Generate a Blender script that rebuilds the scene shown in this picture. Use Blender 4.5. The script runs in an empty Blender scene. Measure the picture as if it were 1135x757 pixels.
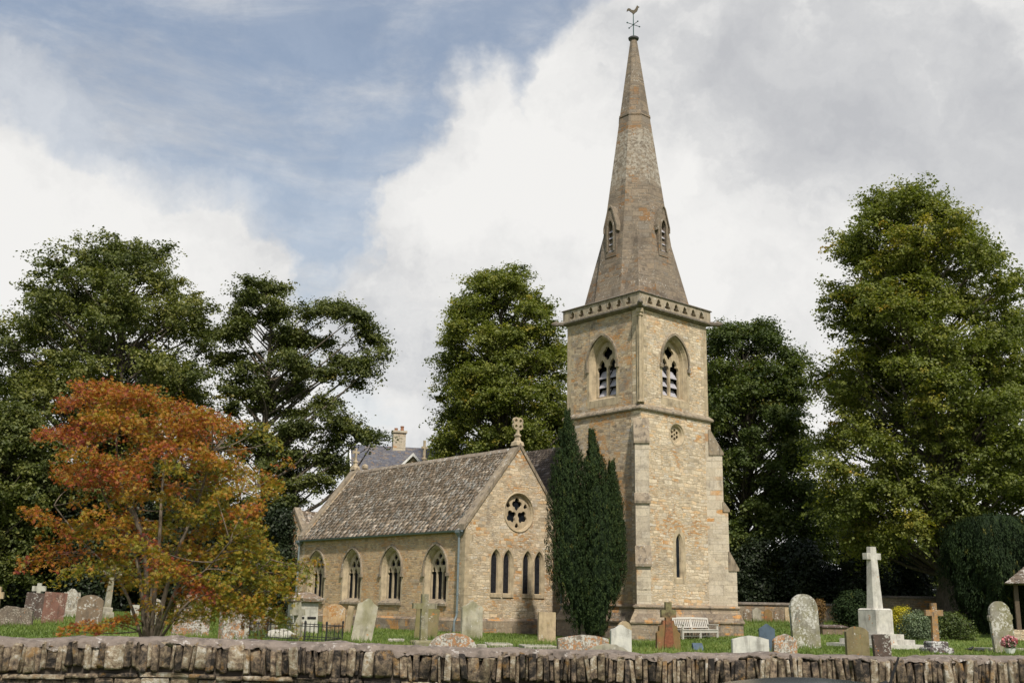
import bpy, bmesh, math, random
import numpy as np
from mathutils import Vector, Matrix
from mathutils.geometry import tessellate_polygon
R = math.radians
rng = np.random.default_rng(7)
random.seed(7)
scene = bpy.context.scene
col = scene.collection

# ------------------------------------------------------------------ camera
FPX, HOFF, ROLL, EYE = 1180.0, 292.0, 0.0185, 1.35      # focal length in photo pixels, horizon offset, roll, eye height
PITCH = math.atan(HOFF / FPX)
cam = bpy.data.objects.new('camera', bpy.data.cameras.new('camera'))
col.objects.link(cam)
cam.data.sensor_fit = 'HORIZONTAL'
cam.data.sensor_width = 36.0
cam.data.lens = 36.0 * FPX / 1135.0
cam.data.clip_end = 5000
cam.location = (0, 0, EYE)
cam.rotation_mode = 'XYZ'
cam.matrix_world = (Matrix.Translation((0, 0, EYE)) @ Matrix.Rotation(math.pi / 2 + PITCH, 4, 'X') @ Matrix.Rotation(ROLL, 4, 'Z'))
scene.camera = cam

# ------------------------------------------------------------------ light and exposure
SUN_AZ, SUN_EL = 165.0, 50.0            # azimuth clockwise from the view direction (+Y)
sd = Vector((math.sin(R(SUN_AZ)) * math.cos(R(SUN_EL)), math.cos(R(SUN_AZ)) * math.cos(R(SUN_EL)), math.sin(R(SUN_EL))))
sun = bpy.data.objects.new('sun', bpy.data.lights.new('sun', 'SUN'))
col.objects.link(sun)
sun.data.energy = 5.0
sun.data.angle = R(2.5)
sun.data.color = (1.0, 0.93, 0.82)
sun.rotation_euler = sd.to_track_quat('Z', 'Y').to_euler()
sun.location = sd * 120
scene.view_settings.view_transform = 'Standard'
scene.view_settings.look = 'None'
scene.view_settings.exposure = -0.06
scene.view_settings.gamma = 1.0
scene.view_settings.use_curve_mapping = False
scene.cycles.max_bounces = 6
scene.cycles.diffuse_bounces = 3
scene.cycles.glossy_bounces = 2
scene.cycles.transmission_bounces = 3
scene.cycles.caustics_reflective = False
scene.cycles.caustics_refractive = False


def ray(px, py):
    """photo pixel -> (x, z) per metre of depth Y, seen from the eye"""
    x, y = px - 567.5, 378.5 - py
    cr, sr = math.cos(ROLL), math.sin(ROLL)
    X, Y = x * cr - y * sr, x * sr + y * cr
    c, s = math.cos(PITCH), math.sin(PITCH)
    up, fw = Y * c + FPX * s, FPX * c - Y * s
    return X / fw, up / fw


def at(px, py, d):
    a, b = ray(px, py)
    return Vector((a * d, d, EYE + b * d))


def sstep(a, b, x):
    t = min(1.0, max(0.0, (x - a) / (b - a)))
    return t * t * (3 - 2 * t)


WALL_Y = 11.0


def tz(x, y):
    """height of the churchyard ground"""
    z = 0.035 * max(0.0, min(y, 90) - 44) * sstep(7, 12, x)
    z += 0.26 * sstep(-4, -12, x) * sstep(24, 40, y) + 0.02 * max(0, min(y, 90) - 44) * sstep(-8, -16, x)
    z += 0.07 * sstep(3, -1, x) * sstep(38, 48, y) * (1 - sstep(-4, -12, x))
    z += 0.02 * math.sin(x * 0.7 + y * 0.31) * sstep(13, 20, y)
    return z * sstep(12, 20, y)


def gnd(px, py):
    """where the line of sight through a photo pixel meets the churchyard ground"""
    d = 14.0
    while d < 110:
        p = at(px, py, d)
        if p.z <= tz(p.x, p.y):
            return p
        d += 0.05
    return at(px, py, 60)


# ------------------------------------------------------------------ node helpers
def new_mat(name):
    m = bpy.data.materials.new(name)
    m.use_nodes = True
    nt = m.node_tree
    for n in list(nt.nodes):
        nt.nodes.remove(n)
    out = nt.nodes.new('ShaderNodeOutputMaterial')
    return m, nt, out


class G:
    """small node graph writer"""
    def __init__(s, nt):
        s.nt = nt

    def n(s, t, **kw):
        nd = s.nt.nodes.new(t)
        for k, v in kw.items():
            if k.startswith('i_'):
                key = k[2:]
                nd.inputs[int(key) if key.isdigit() else key.replace('_', ' ')].default_value = v
            else:
                setattr(nd, k, v)
        return nd

    def l(s, a, b):
        s.nt.links.new(a, b)

    def _in(s, sock, v):
        if hasattr(v, 'links') or hasattr(v, 'is_output'):
            s.l(v, sock)
        else:
            sock.default_value = v

    def math(s, op, a, b=0.0, clamp=False):
        nd = s.n('ShaderNodeMath', operation=op, use_clamp=clamp)
        s._in(nd.inputs[0], a); s._in(nd.inputs[1], b)
        return nd.outputs[0]

    def vmath(s, op, a, b=(0, 0, 0)):
        nd = s.n('ShaderNodeVectorMath', operation=op)
        s._in(nd.inputs[0], a); s._in(nd.inputs[1], b)
        return nd.outputs['Value'] if op in ('DISTANCE', 'LENGTH', 'DOT_PRODUCT') else nd.outputs[0]

    def mix(s, f, a, b, blend='MIX'):
        nd = s.n('ShaderNodeMix', data_type='RGBA', blend_type=blend)
        s._in(nd.inputs[0], f); s._in(nd.inputs[6], c4(a)); s._in(nd.inputs[7], c4(b))
        return nd.outputs[2]

    def noise(s, vec, scale, detail=4.0, rough=0.55, dist=0.0, color=False):
        nd = s.n('ShaderNodeTexNoise')
        if vec is not None:
            s.l(vec, nd.inputs['Vector'])
        nd.inputs['Scale'].default_value = scale
        nd.inputs['Detail'].default_value = detail
        nd.inputs['Roughness'].default_value = rough
        nd.inputs['Distortion'].default_value = dist
        return nd.outputs['Color' if color else 'Fac']

    def ramp(s, f, stops, interp='LINEAR'):
        nd = s.n('ShaderNodeValToRGB')
        nd.color_ramp.interpolation = interp
        el = nd.color_ramp.elements
        while len(el) < len(stops):
            el.new(0.5)
        for e, (p, c) in zip(el, stops):
            e.position = p
            e.color = c4(c) if not isinstance(c, (int, float)) else (c, c, c, 1)
        s.l(f, nd.inputs[0])
        return nd.outputs[0]

    def rng(s, v, a, b, lo=0.0, hi=1.0, smooth=True):
        nd = s.n('ShaderNodeMapRange', interpolation_type='SMOOTHSTEP' if smooth else 'LINEAR')
        s._in(nd.inputs[0], v)
        for i, x in enumerate((a, b, lo, hi)):
            nd.inputs[i + 1].default_value = x
        return nd.outputs[0]

    def scale(s, vec, k):
        nd = s.n('ShaderNodeVectorMath', operation='MULTIPLY')
        s.l(vec, nd.inputs[0]); nd.inputs[1].default_value = k
        return nd.outputs[0]

    def bump(s, h, strength=0.4, dist=0.02, normal=None):
        nd = s.n('ShaderNodeBump')
        nd.inputs['Strength'].default_value = strength
        nd.inputs['Distance'].default_value = dist
        s.l(h, nd.inputs['Height'])
        if normal is not None:
            s.l(normal, nd.inputs['Normal'])
        return nd.outputs[0]

    def bsdf(s, out, color, rough=0.85, normal=None, metal=0.0, spec=0.25):
        nd = s.n('ShaderNodeBsdfPrincipled')
        s._in(nd.inputs['Base Color'], c4(color))
        s._in(nd.inputs['Roughness'], rough)
        nd.inputs['Metallic'].default_value = metal
        nd.inputs['Specular IOR Level'].default_value = spec
        if normal is not None:
            s.l(normal, nd.inputs['Normal'])
        s.l(nd.outputs[0], out.inputs['Surface'])
        return nd


def c4(c):
    if isinstance(c, (tuple, list)) and len(c) == 3:
        return (c[0], c[1], c[2], 1.0)
    return c


# ------------------------------------------------------------------ sky: Nishita with banks of cloud in it
world = bpy.data.worlds.new('World')
scene.world = world
world.use_nodes = True
wt = world.node_tree
for n in list(wt.nodes):
    wt.nodes.remove(n)
g = G(wt)
wout = g.n('ShaderNodeOutputWorld')
sky = g.n('ShaderNodeTexSky', sky_type='NISHITA', sun_disc=False)
sky.sun_elevation = R(SUN_EL)
sky.sun_rotation = R(SUN_AZ)
sky.air_density = 1.3
sky.dust_density = 1.5
sky.ozone_density = 1.4
bg_sky = g.n('ShaderNodeBackground', i_Strength=0.13)
tc = g.n('ShaderNodeTexCoord')
d0 = tc.outputs['Generated']
wob = g.vmath('SUBTRACT', g.noise(d0, 5.0, 6, 0.6, color=True), (0.5, 0.5, 0.5))
wob2 = g.vmath('SUBTRACT', g.noise(d0, 17.0, 5, 0.6, color=True), (0.5, 0.5, 0.5))
dd = g.vmath('ADD', g.vmath('ADD', d0, g.scale(wob, (0.22, 0.22, 0.16))), g.scale(wob2, (0.085, 0.085, 0.07)))


def sky_dir(px, py):
    a, b = ray(px, py)
    v = Vector((a, 1, b)); v.normalize()
    return tuple(v)


dens = None
# banks of cumulus: direction, angular radius, weight
for px, py, r, w in ((930, 150, 0.25, 1.0), (730, 110, 0.11, 1.0), (570, 215, 0.12, 1.0), (640, 310, 0.2, 1.0), (1120, 260, 0.25, 1.0), (490, 250, 0.085, .9),
                     (40, 330, 0.13, 1.0), (170, 345, 0.12, 1.0), (270, 350, 0.09, .9), (-150, 320, 0.2, 1.0), (360, 430, 0.10, 0.6), (850, 420, 0.35, 1.0), (480, 380, 0.13, .75),
                     (960, 60, 0.11, 1.0), (800, 75, 0.12, 1.0), (100, 480, 0.26, 1.0), (1450, 60, 0.3, 0.9), (-600, 150, 0.3, 0.8), (1100, 120, .14, 1.0), (20, 130, .07, .45), (90, 160, .06, .4)):
    k = g.math('MULTIPLY', g.rng(g.vmath('DISTANCE', dd, sky_dir(px, py)), r * 1.12, r * 0.58), w)
    dens = k if dens is None else g.math('MAXIMUM', dens, k)
wisp = g.noise(g.scale(d0, (2.2, 2.2, 7.0)), 2.3, 7, 0.62, 0.4)
band = g.rng(g.vmath('DOT_PRODUCT', d0, (0, 0, 1)), 0.50, 0.02)
veil = g.math('ADD', g.math('MULTIPLY', g.rng(wisp, 0.38, 0.75), 0.50), g.math('MULTIPLY', band, 0.62), clamp=True)
mask = g.math('ADD', g.math('MAXIMUM', dens, veil), 0.23, clamp=True)
puff = g.noise(dd, 3.4, 7, 0.6)
under = g.noise(g.vmath('ADD', g.scale(dd, (1, 1, 1.7)), (0.4, 0.2, 0.1)), 3.0, 5, 0.5)
ccol = g.ramp(g.math('ADD', g.math('MULTIPLY', puff, 0.5), g.math('MULTIPLY', under, 0.5)),
              [(0.36, (0.57, 0.58, 0.605)), (0.44, (0.70, 0.705, 0.715)), (0.49, (0.86, 0.855, 0.845)), (0.55, (0.96, 0.95, 0.93))])
bg_cloud = g.n('ShaderNodeBackground', i_Strength=0.97)
g.l(ccol, bg_cloud.inputs[0])
g.l(sky.outputs[0], bg_sky.inputs[0])
mx = g.n('ShaderNodeMixShader')
g.l(mask, mx.inputs[0]); g.l(bg_sky.outputs[0], mx.inputs[1]); g.l(bg_cloud.outputs[0], mx.inputs[2])
g.l(mx.outputs[0], wout.inputs[0])


# ------------------------------------------------------------------ materials
def coords(g, kind='Object', rand=True):
    t = g.n('ShaderNodeTexCoord')
    v = t.outputs[kind]
    if rand:
        oi = g.n('ShaderNodeObjectInfo')
        k = g.vmath('ADD', v, g.scale(_comb(g, oi.outputs['Random']), (37.0, 19.0, 11.0)))
        return k
    return v


def _comb(g, s):
    c = g.n('ShaderNodeCombineXYZ')
    for i in range(3):
        g.l(s, c.inputs[i])
    return c.outputs[0]


def masonry(name, bw, rh, stops, mortar=(0.30, 0.26, 0.19), msize=0.012, orange=0.45, dark=0.4, wob=0.05, bumpd=0.03, spots=0.35, orangec=(0.40, 0.21, 0.075), darkc=(0.12, 0.10, 0.085), gaps=0.55, bright=1.12, band=None):
    """coursed stonework laid out in metres along each wall (UV = run, height)"""
    m, nt, out = new_mat(name)
    g = G(nt)
    t = g.n('ShaderNodeTexCoord')
    uv, ob = t.outputs['UV'], t.outputs['Object']
    w1 = g.vmath('SUBTRACT', g.noise(uv, 1.6, 3, 0.6, color=True), (0.5, 0.5, 0.5))
    w2 = g.vmath('SUBTRACT', g.noise(uv, 7.0, 2, 0.5, color=True), (0.5, 0.5, 0.5))
    p = g.vmath('ADD', g.vmath('ADD', uv, g.scale(w1, (0.30 * wob / .05, 0.16 * wob / .05, 0))), g.scale(w2, (wob, wob, 0)))
    # rows of uneven height: shift v by a noise of v alone
    sp = g.n('ShaderNodeSeparateXYZ'); g.l(p, sp.inputs[0])
    cv = g.n('ShaderNodeCombineXYZ'); g.l(sp.outputs[1], cv.inputs[1])
    rowshift = g.math('MULTIPLY', g.math('SUBTRACT', g.noise(cv.outputs[0], 2.3, 2, 0.5), 0.5), rh * 2.2)
    p2 = g.n('ShaderNodeCombineXYZ')
    g.l(sp.outputs[0], p2.inputs[0]); g.l(g.math('ADD', sp.outputs[1], rowshift), p2.inputs[1])

    def brick(w, h, ms, off, sq):
        b = g.n('ShaderNodeTexBrick', offset=off, squash=sq, squash_frequency=3)
        b.inputs['Color1'].default_value = (0, 0, 0, 1); b.inputs['Color2'].default_value = (1, 1, 1, 1)
        b.inputs['Mortar'].default_value = (0.5, 0.5, 0.5, 1)
        b.inputs['Scale'].default_value = 1.0
        b.inputs['Mortar Size'].default_value = ms; b.inputs['Mortar Smooth'].default_value = 0.25
        b.inputs['Brick Width'].default_value = w; b.inputs['Row Height'].default_value = h
        g.l(p2.outputs[0], b.inputs['Vector'])
        return b
    b1 = brick(bw, rh, msize, 0.43, 1.45)
    b2 = brick(bw * 0.71, rh * 0.5, msize * 0.9, 0.61, 0.8)
    pick = g.rng(g.noise(uv, 0.9, 2, 0.5), 0.49, 0.53)
    tint = g.mix(pick, b1.outputs['Color'], b2.outputs['Color'])
    fac = g.n('ShaderNodeMix', data_type='FLOAT')
    g.l(pick, fac.inputs[0]); g.l(b1.outputs['Fac'], fac.inputs[2]); g.l(b2.outputs['Fac'], fac.inputs[3])
    fac = fac.outputs[0]
    c = g.ramp(tint, stops)
    # ironstone patches
    big = g.noise(ob, 0.55, 4, 0.6, 0.6)
    om = g.math('MULTIPLY', g.rng(big, 0.47, 0.60), g.rng(g.math('FRACT', g.math('MULTIPLY', tint, 7.31)), 1 - orange, 1.0 - orange + 0.15))
    c = g.mix(om, c, orangec)
    dk = g.math('MULTIPLY', g.rng(g.noise(ob, 0.8, 7, 0.7, 0.6), 0.47, 0.68), dark)
    c = g.mix(dk, c, darkc)
    runs = g.math('MULTIPLY', g.rng(g.noise(g.scale(ob, (2.6, 2.6, 0.28)), 1.6, 6, 0.7), 0.55, 0.72), dark * 0.9)
    c = g.mix(runs, c, darkc)
    grain = g.noise(ob, 14.0, 6, 0.7)
    c = g.mix(0.75, c, g.ramp(grain, [(0.25, (0.52, 0.50, 0.47)), (0.5, (1, 1, 1)), (0.75, (1.25, 1.22, 1.15))]), 'MULTIPLY')
    c = g.mix(g.math('MULTIPLY', fac, 0.7), c, mortar)
    joint_shade = g.math('MULTIPLY', g.rng(fac, 0.35, 0.8), g.rng(g.noise(ob, 2.6, 4, 0.7), 0.50, 0.60))  # shadows between stones painted into some of the joints
    c = g.mix(g.math('MULTIPLY', joint_shade, gaps), c, (0.075, 0.06, 0.045))
    sl = g.math('MULTIPLY', g.math('MULTIPLY', g.rng(g.noise(ob, 11.0, 7, 0.7), 0.55, 0.66), g.rng(g.noise(ob, 0.9, 3, 0.6), 0.42, 0.62)), spots)
    c = g.mix(sl, c, (0.46, 0.44, 0.39))
    h = g.math('ADD', g.math('MULTIPLY', fac, -1.0), g.math('ADD', g.math('MULTIPLY', grain, 0.7), g.math('MULTIPLY', tint, 0.6)))
    if band:            # newer, paler courses let in when the tip was rebuilt
        sz = g.n('ShaderNodeSeparateXYZ'); g.l(ob, sz.inputs[0])
        zb_ = g.math('ADD', sz.outputs[2], g.math('MULTIPLY', g.math('SUBTRACT', g.noise(ob, 1.5, 5, 0.7), 0.5), 1.6))
        bm_ = g.math('MULTIPLY', g.rng(zb_, band[0] - .3, band[0] + .3), g.rng(zb_, band[1] + .1, band[1]))
        c = g.mix(g.math('MULTIPLY', bm_, g.rng(g.noise(ob, 6.0, 6, 0.7), 0.42, 0.6)), c, (0.30, 0.27, 0.22))
    c = g.mix(1.0, c, (bright, bright, bright * 1.02), 'MULTIPLY')
    g.bsdf(out, c, 0.9, g.bump(h, 0.65, bumpd))
    return m


M = {}
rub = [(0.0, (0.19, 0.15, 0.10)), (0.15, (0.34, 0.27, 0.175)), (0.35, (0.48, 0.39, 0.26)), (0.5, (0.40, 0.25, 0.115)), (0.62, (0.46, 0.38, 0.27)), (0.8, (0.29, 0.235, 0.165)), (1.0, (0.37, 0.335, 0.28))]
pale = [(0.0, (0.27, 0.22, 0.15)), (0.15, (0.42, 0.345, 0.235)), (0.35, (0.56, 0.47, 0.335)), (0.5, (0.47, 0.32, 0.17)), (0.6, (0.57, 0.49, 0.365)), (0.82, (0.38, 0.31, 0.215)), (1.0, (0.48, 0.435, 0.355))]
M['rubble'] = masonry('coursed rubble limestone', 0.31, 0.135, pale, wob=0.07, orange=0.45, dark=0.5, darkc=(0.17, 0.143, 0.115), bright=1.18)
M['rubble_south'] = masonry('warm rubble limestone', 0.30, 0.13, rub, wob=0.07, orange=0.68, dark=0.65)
M['aisle_south'] = masonry('squared golden limestone', 0.30, 0.13, [(0, (0.25, 0.18, 0.11)), (0.25, (0.42, 0.30, 0.17)), (0.5, (0.50, 0.36, 0.21)), (0.7, (0.41, 0.25, 0.12)), (1, (0.38, 0.305, 0.22))], orange=0.4, dark=0.3, wob=0.02)
M['ashlar'] = masonry('dressed limestone blocks', 0.62, 0.33, [(0, (0.36, 0.31, 0.235)), (0.5, (0.46, 0.40, 0.30)), (1, (0.43, 0.38, 0.30))], wob=0.008, msize=0.008, orange=0.18, dark=0.55, bumpd=0.012)
M['spire'] = masonry('weathered spire stone', 0.5, 0.24, [(0, (0.125, 0.102, 0.077)), (0.4, (0.19, 0.153, 0.114)), (0.75, (0.215, 0.168, 0.118)), (1, (0.17, 0.146, 0.118))], mortar=(0.15, 0.125, 0.095), wob=0.012, orange=0.3, dark=0.65, spots=0.7, orangec=(0.20, 0.115, 0.055), darkc=(0.075, 0.06, 0.047), bumpd=0.015, band=(22.3, 25.3))
M['plinth'] = masonry('stained plinth stone', 0.55, 0.3, [(0, (0.17, 0.135, 0.10)), (0.5, (0.28, 0.22, 0.15)), (1, (0.24, 0.20, 0.15))], mortar=(0.2, 0.17, 0.13), orange=0.35, dark=0.8, spots=0.8, darkc=(0.06, 0.05, 0.045))


def stone_mat(name, base, white=0.3, orange=0.1, dark=0.3, green=0.0, scale=1.0, rough=0.9, bumpd=0.012, bumps=0.6, wcol=(0.55, 0.54, 0.50), ocol=(0.42, 0.15, 0.03), tint=False, tintr=(0.6, 1.3)):
    m, nt, out = new_mat(name)
    g = G(nt)
    v = coords(g)
    n1 = g.noise(v, 3.2 * scale, 6, 0.65)
    c = g.mix(1.0, base, g.ramp(n1, [(0.25, (0.6, 0.58, 0.55)), (0.5, (1, 1, 1)), (0.78, (1.3, 1.28, 1.22))]), 'MULTIPLY')
    if tint:
        a = g.n('ShaderNodeAttribute', attribute_name='tint')
        c = g.mix(1.0, c, g.ramp(a.outputs['Fac'], [(0, (tintr[0],) * 3), (0.5, (1.0, 0.95, 0.88)), (0.86, (1.12, 1.06, 1.0)), (0.9, (tintr[1], tintr[1] * 1.0, tintr[1] * 1.0)), (1, (tintr[1] * 1.3, tintr[1] * 1.34, tintr[1] * 1.4))]), 'MULTIPLY')
    st = g.noise(g.scale(v, (3.2, 3.2, 0.7)), 1.7 * scale, 5, 0.65)
    c = g.mix(g.math('MULTIPLY', g.rng(st, 0.47, 0.68), dark), c, (0.055, 0.048, 0.042))
    if green:
        c = g.mix(g.math('MULTIPLY', g.rng(g.noise(v, 1.5 * scale, 4, 0.6), 0.42, 0.62), green), c, (0.16, 0.15, 0.055))
    if white:
        wn = g.math('ADD', g.math('MULTIPLY', g.noise(v, 13.0 * scale, 8, 0.68), 0.62), g.math('MULTIPLY', g.noise(v, 2.6 * scale, 4, 0.6), 0.38))
        w1 = g.rng(wn, 0.60 - 0.13 * white, 0.67 - 0.13 * white)
        c = g.mix(g.math('MULTIPLY', w1, 0.72), c, wcol)
    if orange:
        on = g.math('ADD', g.math('MULTIPLY', g.noise(g.vmath('ADD', v, (5.3, 2.1, 7.7)), 10.0 * scale, 7, 0.66), 0.6), g.math('MULTIPLY', g.noise(g.vmath('ADD', v, (1.3, 8.1, 2.7)), 2.4 * scale, 3, 0.6), 0.4))
        o1 = g.rng(on, 0.62 - 0.20 * orange, 0.67 - 0.20 * orange)
        c = g.mix(g.math('MULTIPLY', o1, 0.85), c, ocol)
    gr = g.noise(v, 30 * scale, 5, 0.7)
    h = g.math('ADD', g.math('MULTIPLY', n1, 1.5), gr)
    g.bsdf(out, c, rough, g.bump(h, bumps, bumpd))
    return m


def wallstone():
    m, nt, out = new_mat('lichened field stone')
    g = G(nt)
    v = coords(g)
    a = g.n('ShaderNodeAttribute', attribute_name='tint')
    n1 = g.noise(v, 13.0, 8, 0.74, 0.2)
    n2 = g.noise(v, 3.0, 4, 0.6)
    k = g.math('ADD', g.math('ADD', g.math('MULTIPLY', n1, 0.78), g.math('MULTIPLY', n2, 0.2)), g.math('MULTIPLY', g.math('SUBTRACT', a.outputs['Fac'], 0.42), 0.17))
    c = g.ramp(k, [(0.40, (0.03, 0.026, 0.023)), (0.45, (0.09, 0.072, 0.056)), (0.50, (0.175, 0.132, 0.092)), (0.55, (0.27, 0.208, 0.138)), (0.60, (0.38, 0.325, 0.235)), (0.66, (0.54, 0.50, 0.43))])
    oc = g.rng(g.noise(g.vmath('ADD', v, (9.1, 3.3, 4.4)), 5.0, 6, 0.7), 0.56, 0.64)
    c = g.mix(g.math('MULTIPLY', oc, 0.6), c, (0.30, 0.17, 0.055))
    ro = g.noise(v, 22.0, 7, 0.75)
    g.bsdf(out, c, 0.93, g.bump(g.math('ADD', n1, g.math('MULTIPLY', ro, 0.8)), 1.0, 0.035))
    return m


M['dressed'] = stone_mat('dressed window stone', (0.40, 0.325, 0.22), white=0.08, orange=0.12, dark=0.35, ocol=(0.38, 0.23, 0.09))
M['weathered'] = stone_mat('weathered moulding stone', (0.25, 0.205, 0.15), white=0.3, orange=0.12, dark=0.7, ocol=(0.36, 0.22, 0.06))
M['spirestone'] = stone_mat('spire dressing stone', (0.21, 0.17, 0.125), white=0.25, orange=0.05, dark=0.5)
M['parapet'] = stone_mat('weathered parapet stone', (0.33, 0.275, 0.20), white=0.3, orange=0.1, dark=0.55, ocol=(0.36, 0.2, 0.06))
M['weathered_dark'] = stone_mat('dark weathered ledge', (0.17, 0.145, 0.12), white=0.3, orange=0.15, dark=0.5, ocol=(0.33, 0.2, 0.05))
M['finial'] = stone_mat('finial stone', (0.40, 0.33, 0.23), white=0.1, orange=0.3, dark=0.4, ocol=(0.38, 0.22, 0.07))
M['slates'] = stone_mat('stone roof slates', (0.235, 0.185, 0.14), white=0.72, orange=0.0, dark=0.45, scale=0.9, tint=True, tintr=(0.5, 1.7), wcol=(0.50, 0.48, 0.45))
M['slates_dark'] = stone_mat('darker stone slates', (0.12, 0.10, 0.085), white=0.2, orange=0.0, dark=0.5, tint=True, tintr=(0.5, 1.5), wcol=(0.3, 0.29, 0.27))
M['ridge'] = stone_mat('ridge stone', (0.22, 0.18, 0.14), white=0.5, orange=0.0, dark=0.4)
M['wallstone'] = wallstone()
M['mortarcap'] = stone_mat('brown mortar capping', (0.225, 0.185, 0.155), white=0.33, orange=0.0, dark=0.6, scale=1.8, bumpd=0.02, bumps=1.0, wcol=(0.55, 0.52, 0.48))
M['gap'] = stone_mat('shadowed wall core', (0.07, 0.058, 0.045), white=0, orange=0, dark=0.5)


def plain(name, colr, rough=0.5, metal=0.0, var=0.15, scale=6.0, spec=0.4):
    m, nt, out = new_mat(name)
    g = G(nt)
    v = coords(g)
    n = g.noise(v, scale, 4, 0.6)
    c = g.mix(1.0, colr, g.ramp(n, [(0.2, 1 - var), (0.8, 1 + var)]), 'MULTIPLY')
    g.bsdf(out, c, rough, g.bump(n, 0.1, 0.005), metal, spec)
    return m


M['glass'] = plain('dark leaded glass', (0.010, 0.013, 0.017), 0.35, var=0.5, scale=5, spec=0.12)
M['stained'] = plain('dark stained glass', (0.018, 0.019, 0.023), 0.35, var=0.8, scale=9, spec=0.15)
M['louvre'] = plain('grey slate louvres', (0.34, 0.33, 0.36), 0.7, var=0.3)
M['dark'] = plain('black for unlit interior', (0.01, 0.01, 0.01), 0.9)  # black colour stands for the unlit hollow behind openings
M['gutter'] = plain('blue grey painted iron', (0.15, 0.18, 0.19), 0.5, var=0.25)
M['lead'] = plain('lead', (0.07, 0.07, 0.075), 0.6)
M['verdigris'] = plain('verdigris copper', (0.05, 0.10, 0.095), 0.6, 0.3)
M['bronze'] = plain('tarnished gilt', (0.045, 0.036, 0.02), 0.5, 0.5)
M['iron'] = plain('black iron', (0.016, 0.016, 0.017), 0.6)
M['bench'] = plain('silvered bench timber', (0.48, 0.455, 0.41), 0.75, var=0.22, scale=14)
M['houseslate'] = masonry('blue grey slate roof', 0.32, 0.2, [(0, (0.075, 0.08, 0.10)), (0.5, (0.11, 0.115, 0.135)), (0.85, (0.15, 0.14, 0.135)), (1, (0.17, 0.13, 0.10))], mortar=(0.05, 0.05, 0.06), wob=0.003, orange=0.25, dark=0.3, orangec=(0.16, 0.11, 0.07))
M['whitepaint'] = plain('white bargeboard paint', (0.72, 0.72, 0.70), 0.5)
M['brickch'] = masonry('chimney brick', 0.22, 0.075, [(0, (0.22, 0.14, 0.09)), (1, (0.34, 0.24, 0.16))], wob=0.002, msize=0.01, orange=0.1, dark=0.4)
M['terracotta'] = plain('terracotta pot', (0.28, 0.13, 0.07), 0.8)
M['asphalt'] = plain('asphalt', (0.05, 0.05, 0.052), 0.9, var=0.3, scale=40)
M['carpaint'] = plain('dark blue grey car paint', (0.022, 0.028, 0.034), 0.25, 0.2, var=0.03, spec=0.5)
M['carglass'] = plain('car window glass', (0.008, 0.009, 0.01), 0.05, var=0.05, spec=0.5)
M['rubber'] = plain('tyre rubber', (0.012, 0.012, 0.012), 0.85)
M['alloy'] = plain('wheel alloy', (0.4, 0.4, 0.41), 0.35, 0.9)
M['lampglass'] = plain('lamp lens', (0.55, 0.55, 0.55), 0.1)
M['redlens'] = plain('red lamp lens', (0.3, 0.01, 0.01), 0.15)


def lawn_mat():
    m, nt, out = new_mat('mown lawn')
    g = G(nt)
    t = g.n('ShaderNodeTexCoord')
    v = t.outputs['Object']
    n1 = g.noise(v, 0.35, 5, 0.6)
    n2 = g.noise(v, 9.0, 5, 0.7)
    c = g.ramp(g.math('ADD', g.math('MULTIPLY', n1, 0.6), g.math('MULTIPLY', n2, 0.4)), [(0.33, (0.055, 0.085, 0.018)), (0.5, (0.10, 0.15, 0.030)), (0.68, (0.16, 0.19, 0.05))])
    g.bsdf(out, c, 0.95, g.bump(n2, 0.6, 0.05))
    return m


M['lawn'] = lawn_mat()


def leaf_mat(name, stops, trans=0.3, transtint=(1.3, 1.4, 0.5), rough=0.55, spec=0.3):
    m, nt, out = new_mat(name)
    g = G(nt)
    a = g.n('ShaderNodeAttribute', attribute_name='tint')
    c = g.ramp(a.outputs['Fac'], stops)
    p = g.n('ShaderNodeBsdfPrincipled')
    g.l(c, p.inputs['Base Color'])
    p.inputs['Roughness'].default_value = rough
    p.inputs['Specular IOR Level'].default_value = spec
    tr = g.n('ShaderNodeBsdfTranslucent')
    g.l(g.mix(1.0, c, transtint, 'MULTIPLY'), tr.inputs[0])
    mx = g.n('ShaderNodeMixShader'); mx.inputs[0].default_value = trans
    g.l(p.outputs[0], mx.inputs[1]); g.l(tr.outputs[0], mx.inputs[2]); g.l(mx.outputs[0], out.inputs[0])
    return m


M['lime'] = leaf_mat('lime leaves', [(0, (0.0677, 0.0873, 0.0196)), (0.5, (0.1384, 0.1626, 0.0331)), (0.9, (0.2257, 0.2257, 0.0451)), (1.0, (0.4514, 0.3010, 0.0451))], 0.35)
M['sycamore'] = leaf_mat('dark broad leaves', [(0, (0.0448, 0.0596, 0.0191)), (0.5, (0.1012, 0.1194, 0.0341)), (0.9, (0.1757, 0.1832, 0.0480)), (1, (0.2130, 0.1811, 0.0480))], 0.3)
M['oak'] = leaf_mat('oak leaves', [(0, (0.0366, 0.0550, 0.0171)), (0.5, (0.0812, 0.1100, 0.0262)), (0.9, (0.1440, 0.1597, 0.0366)), (1, (0.2225, 0.1833, 0.0393))], 0.3)
M['yewleaf'] = leaf_mat('yew needles', [(0, (0.012, 0.021, 0.009)), (0.5, (0.024, 0.041, 0.014)), (0.9, (0.046, 0.066, 0.017)), (1, (0.085, 0.085, 0.02))], 0.08, rough=0.75, spec=0.12)
M['under'] = leaf_mat('leaves coloured shade dark', [(0, (0.010, 0.016, 0.007)), (0.6, (0.022, 0.034, 0.012)), (1, (0.045, 0.06, 0.018))], 0.15)  # leaf colour darkened to stand for the shade below the crowns
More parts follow.
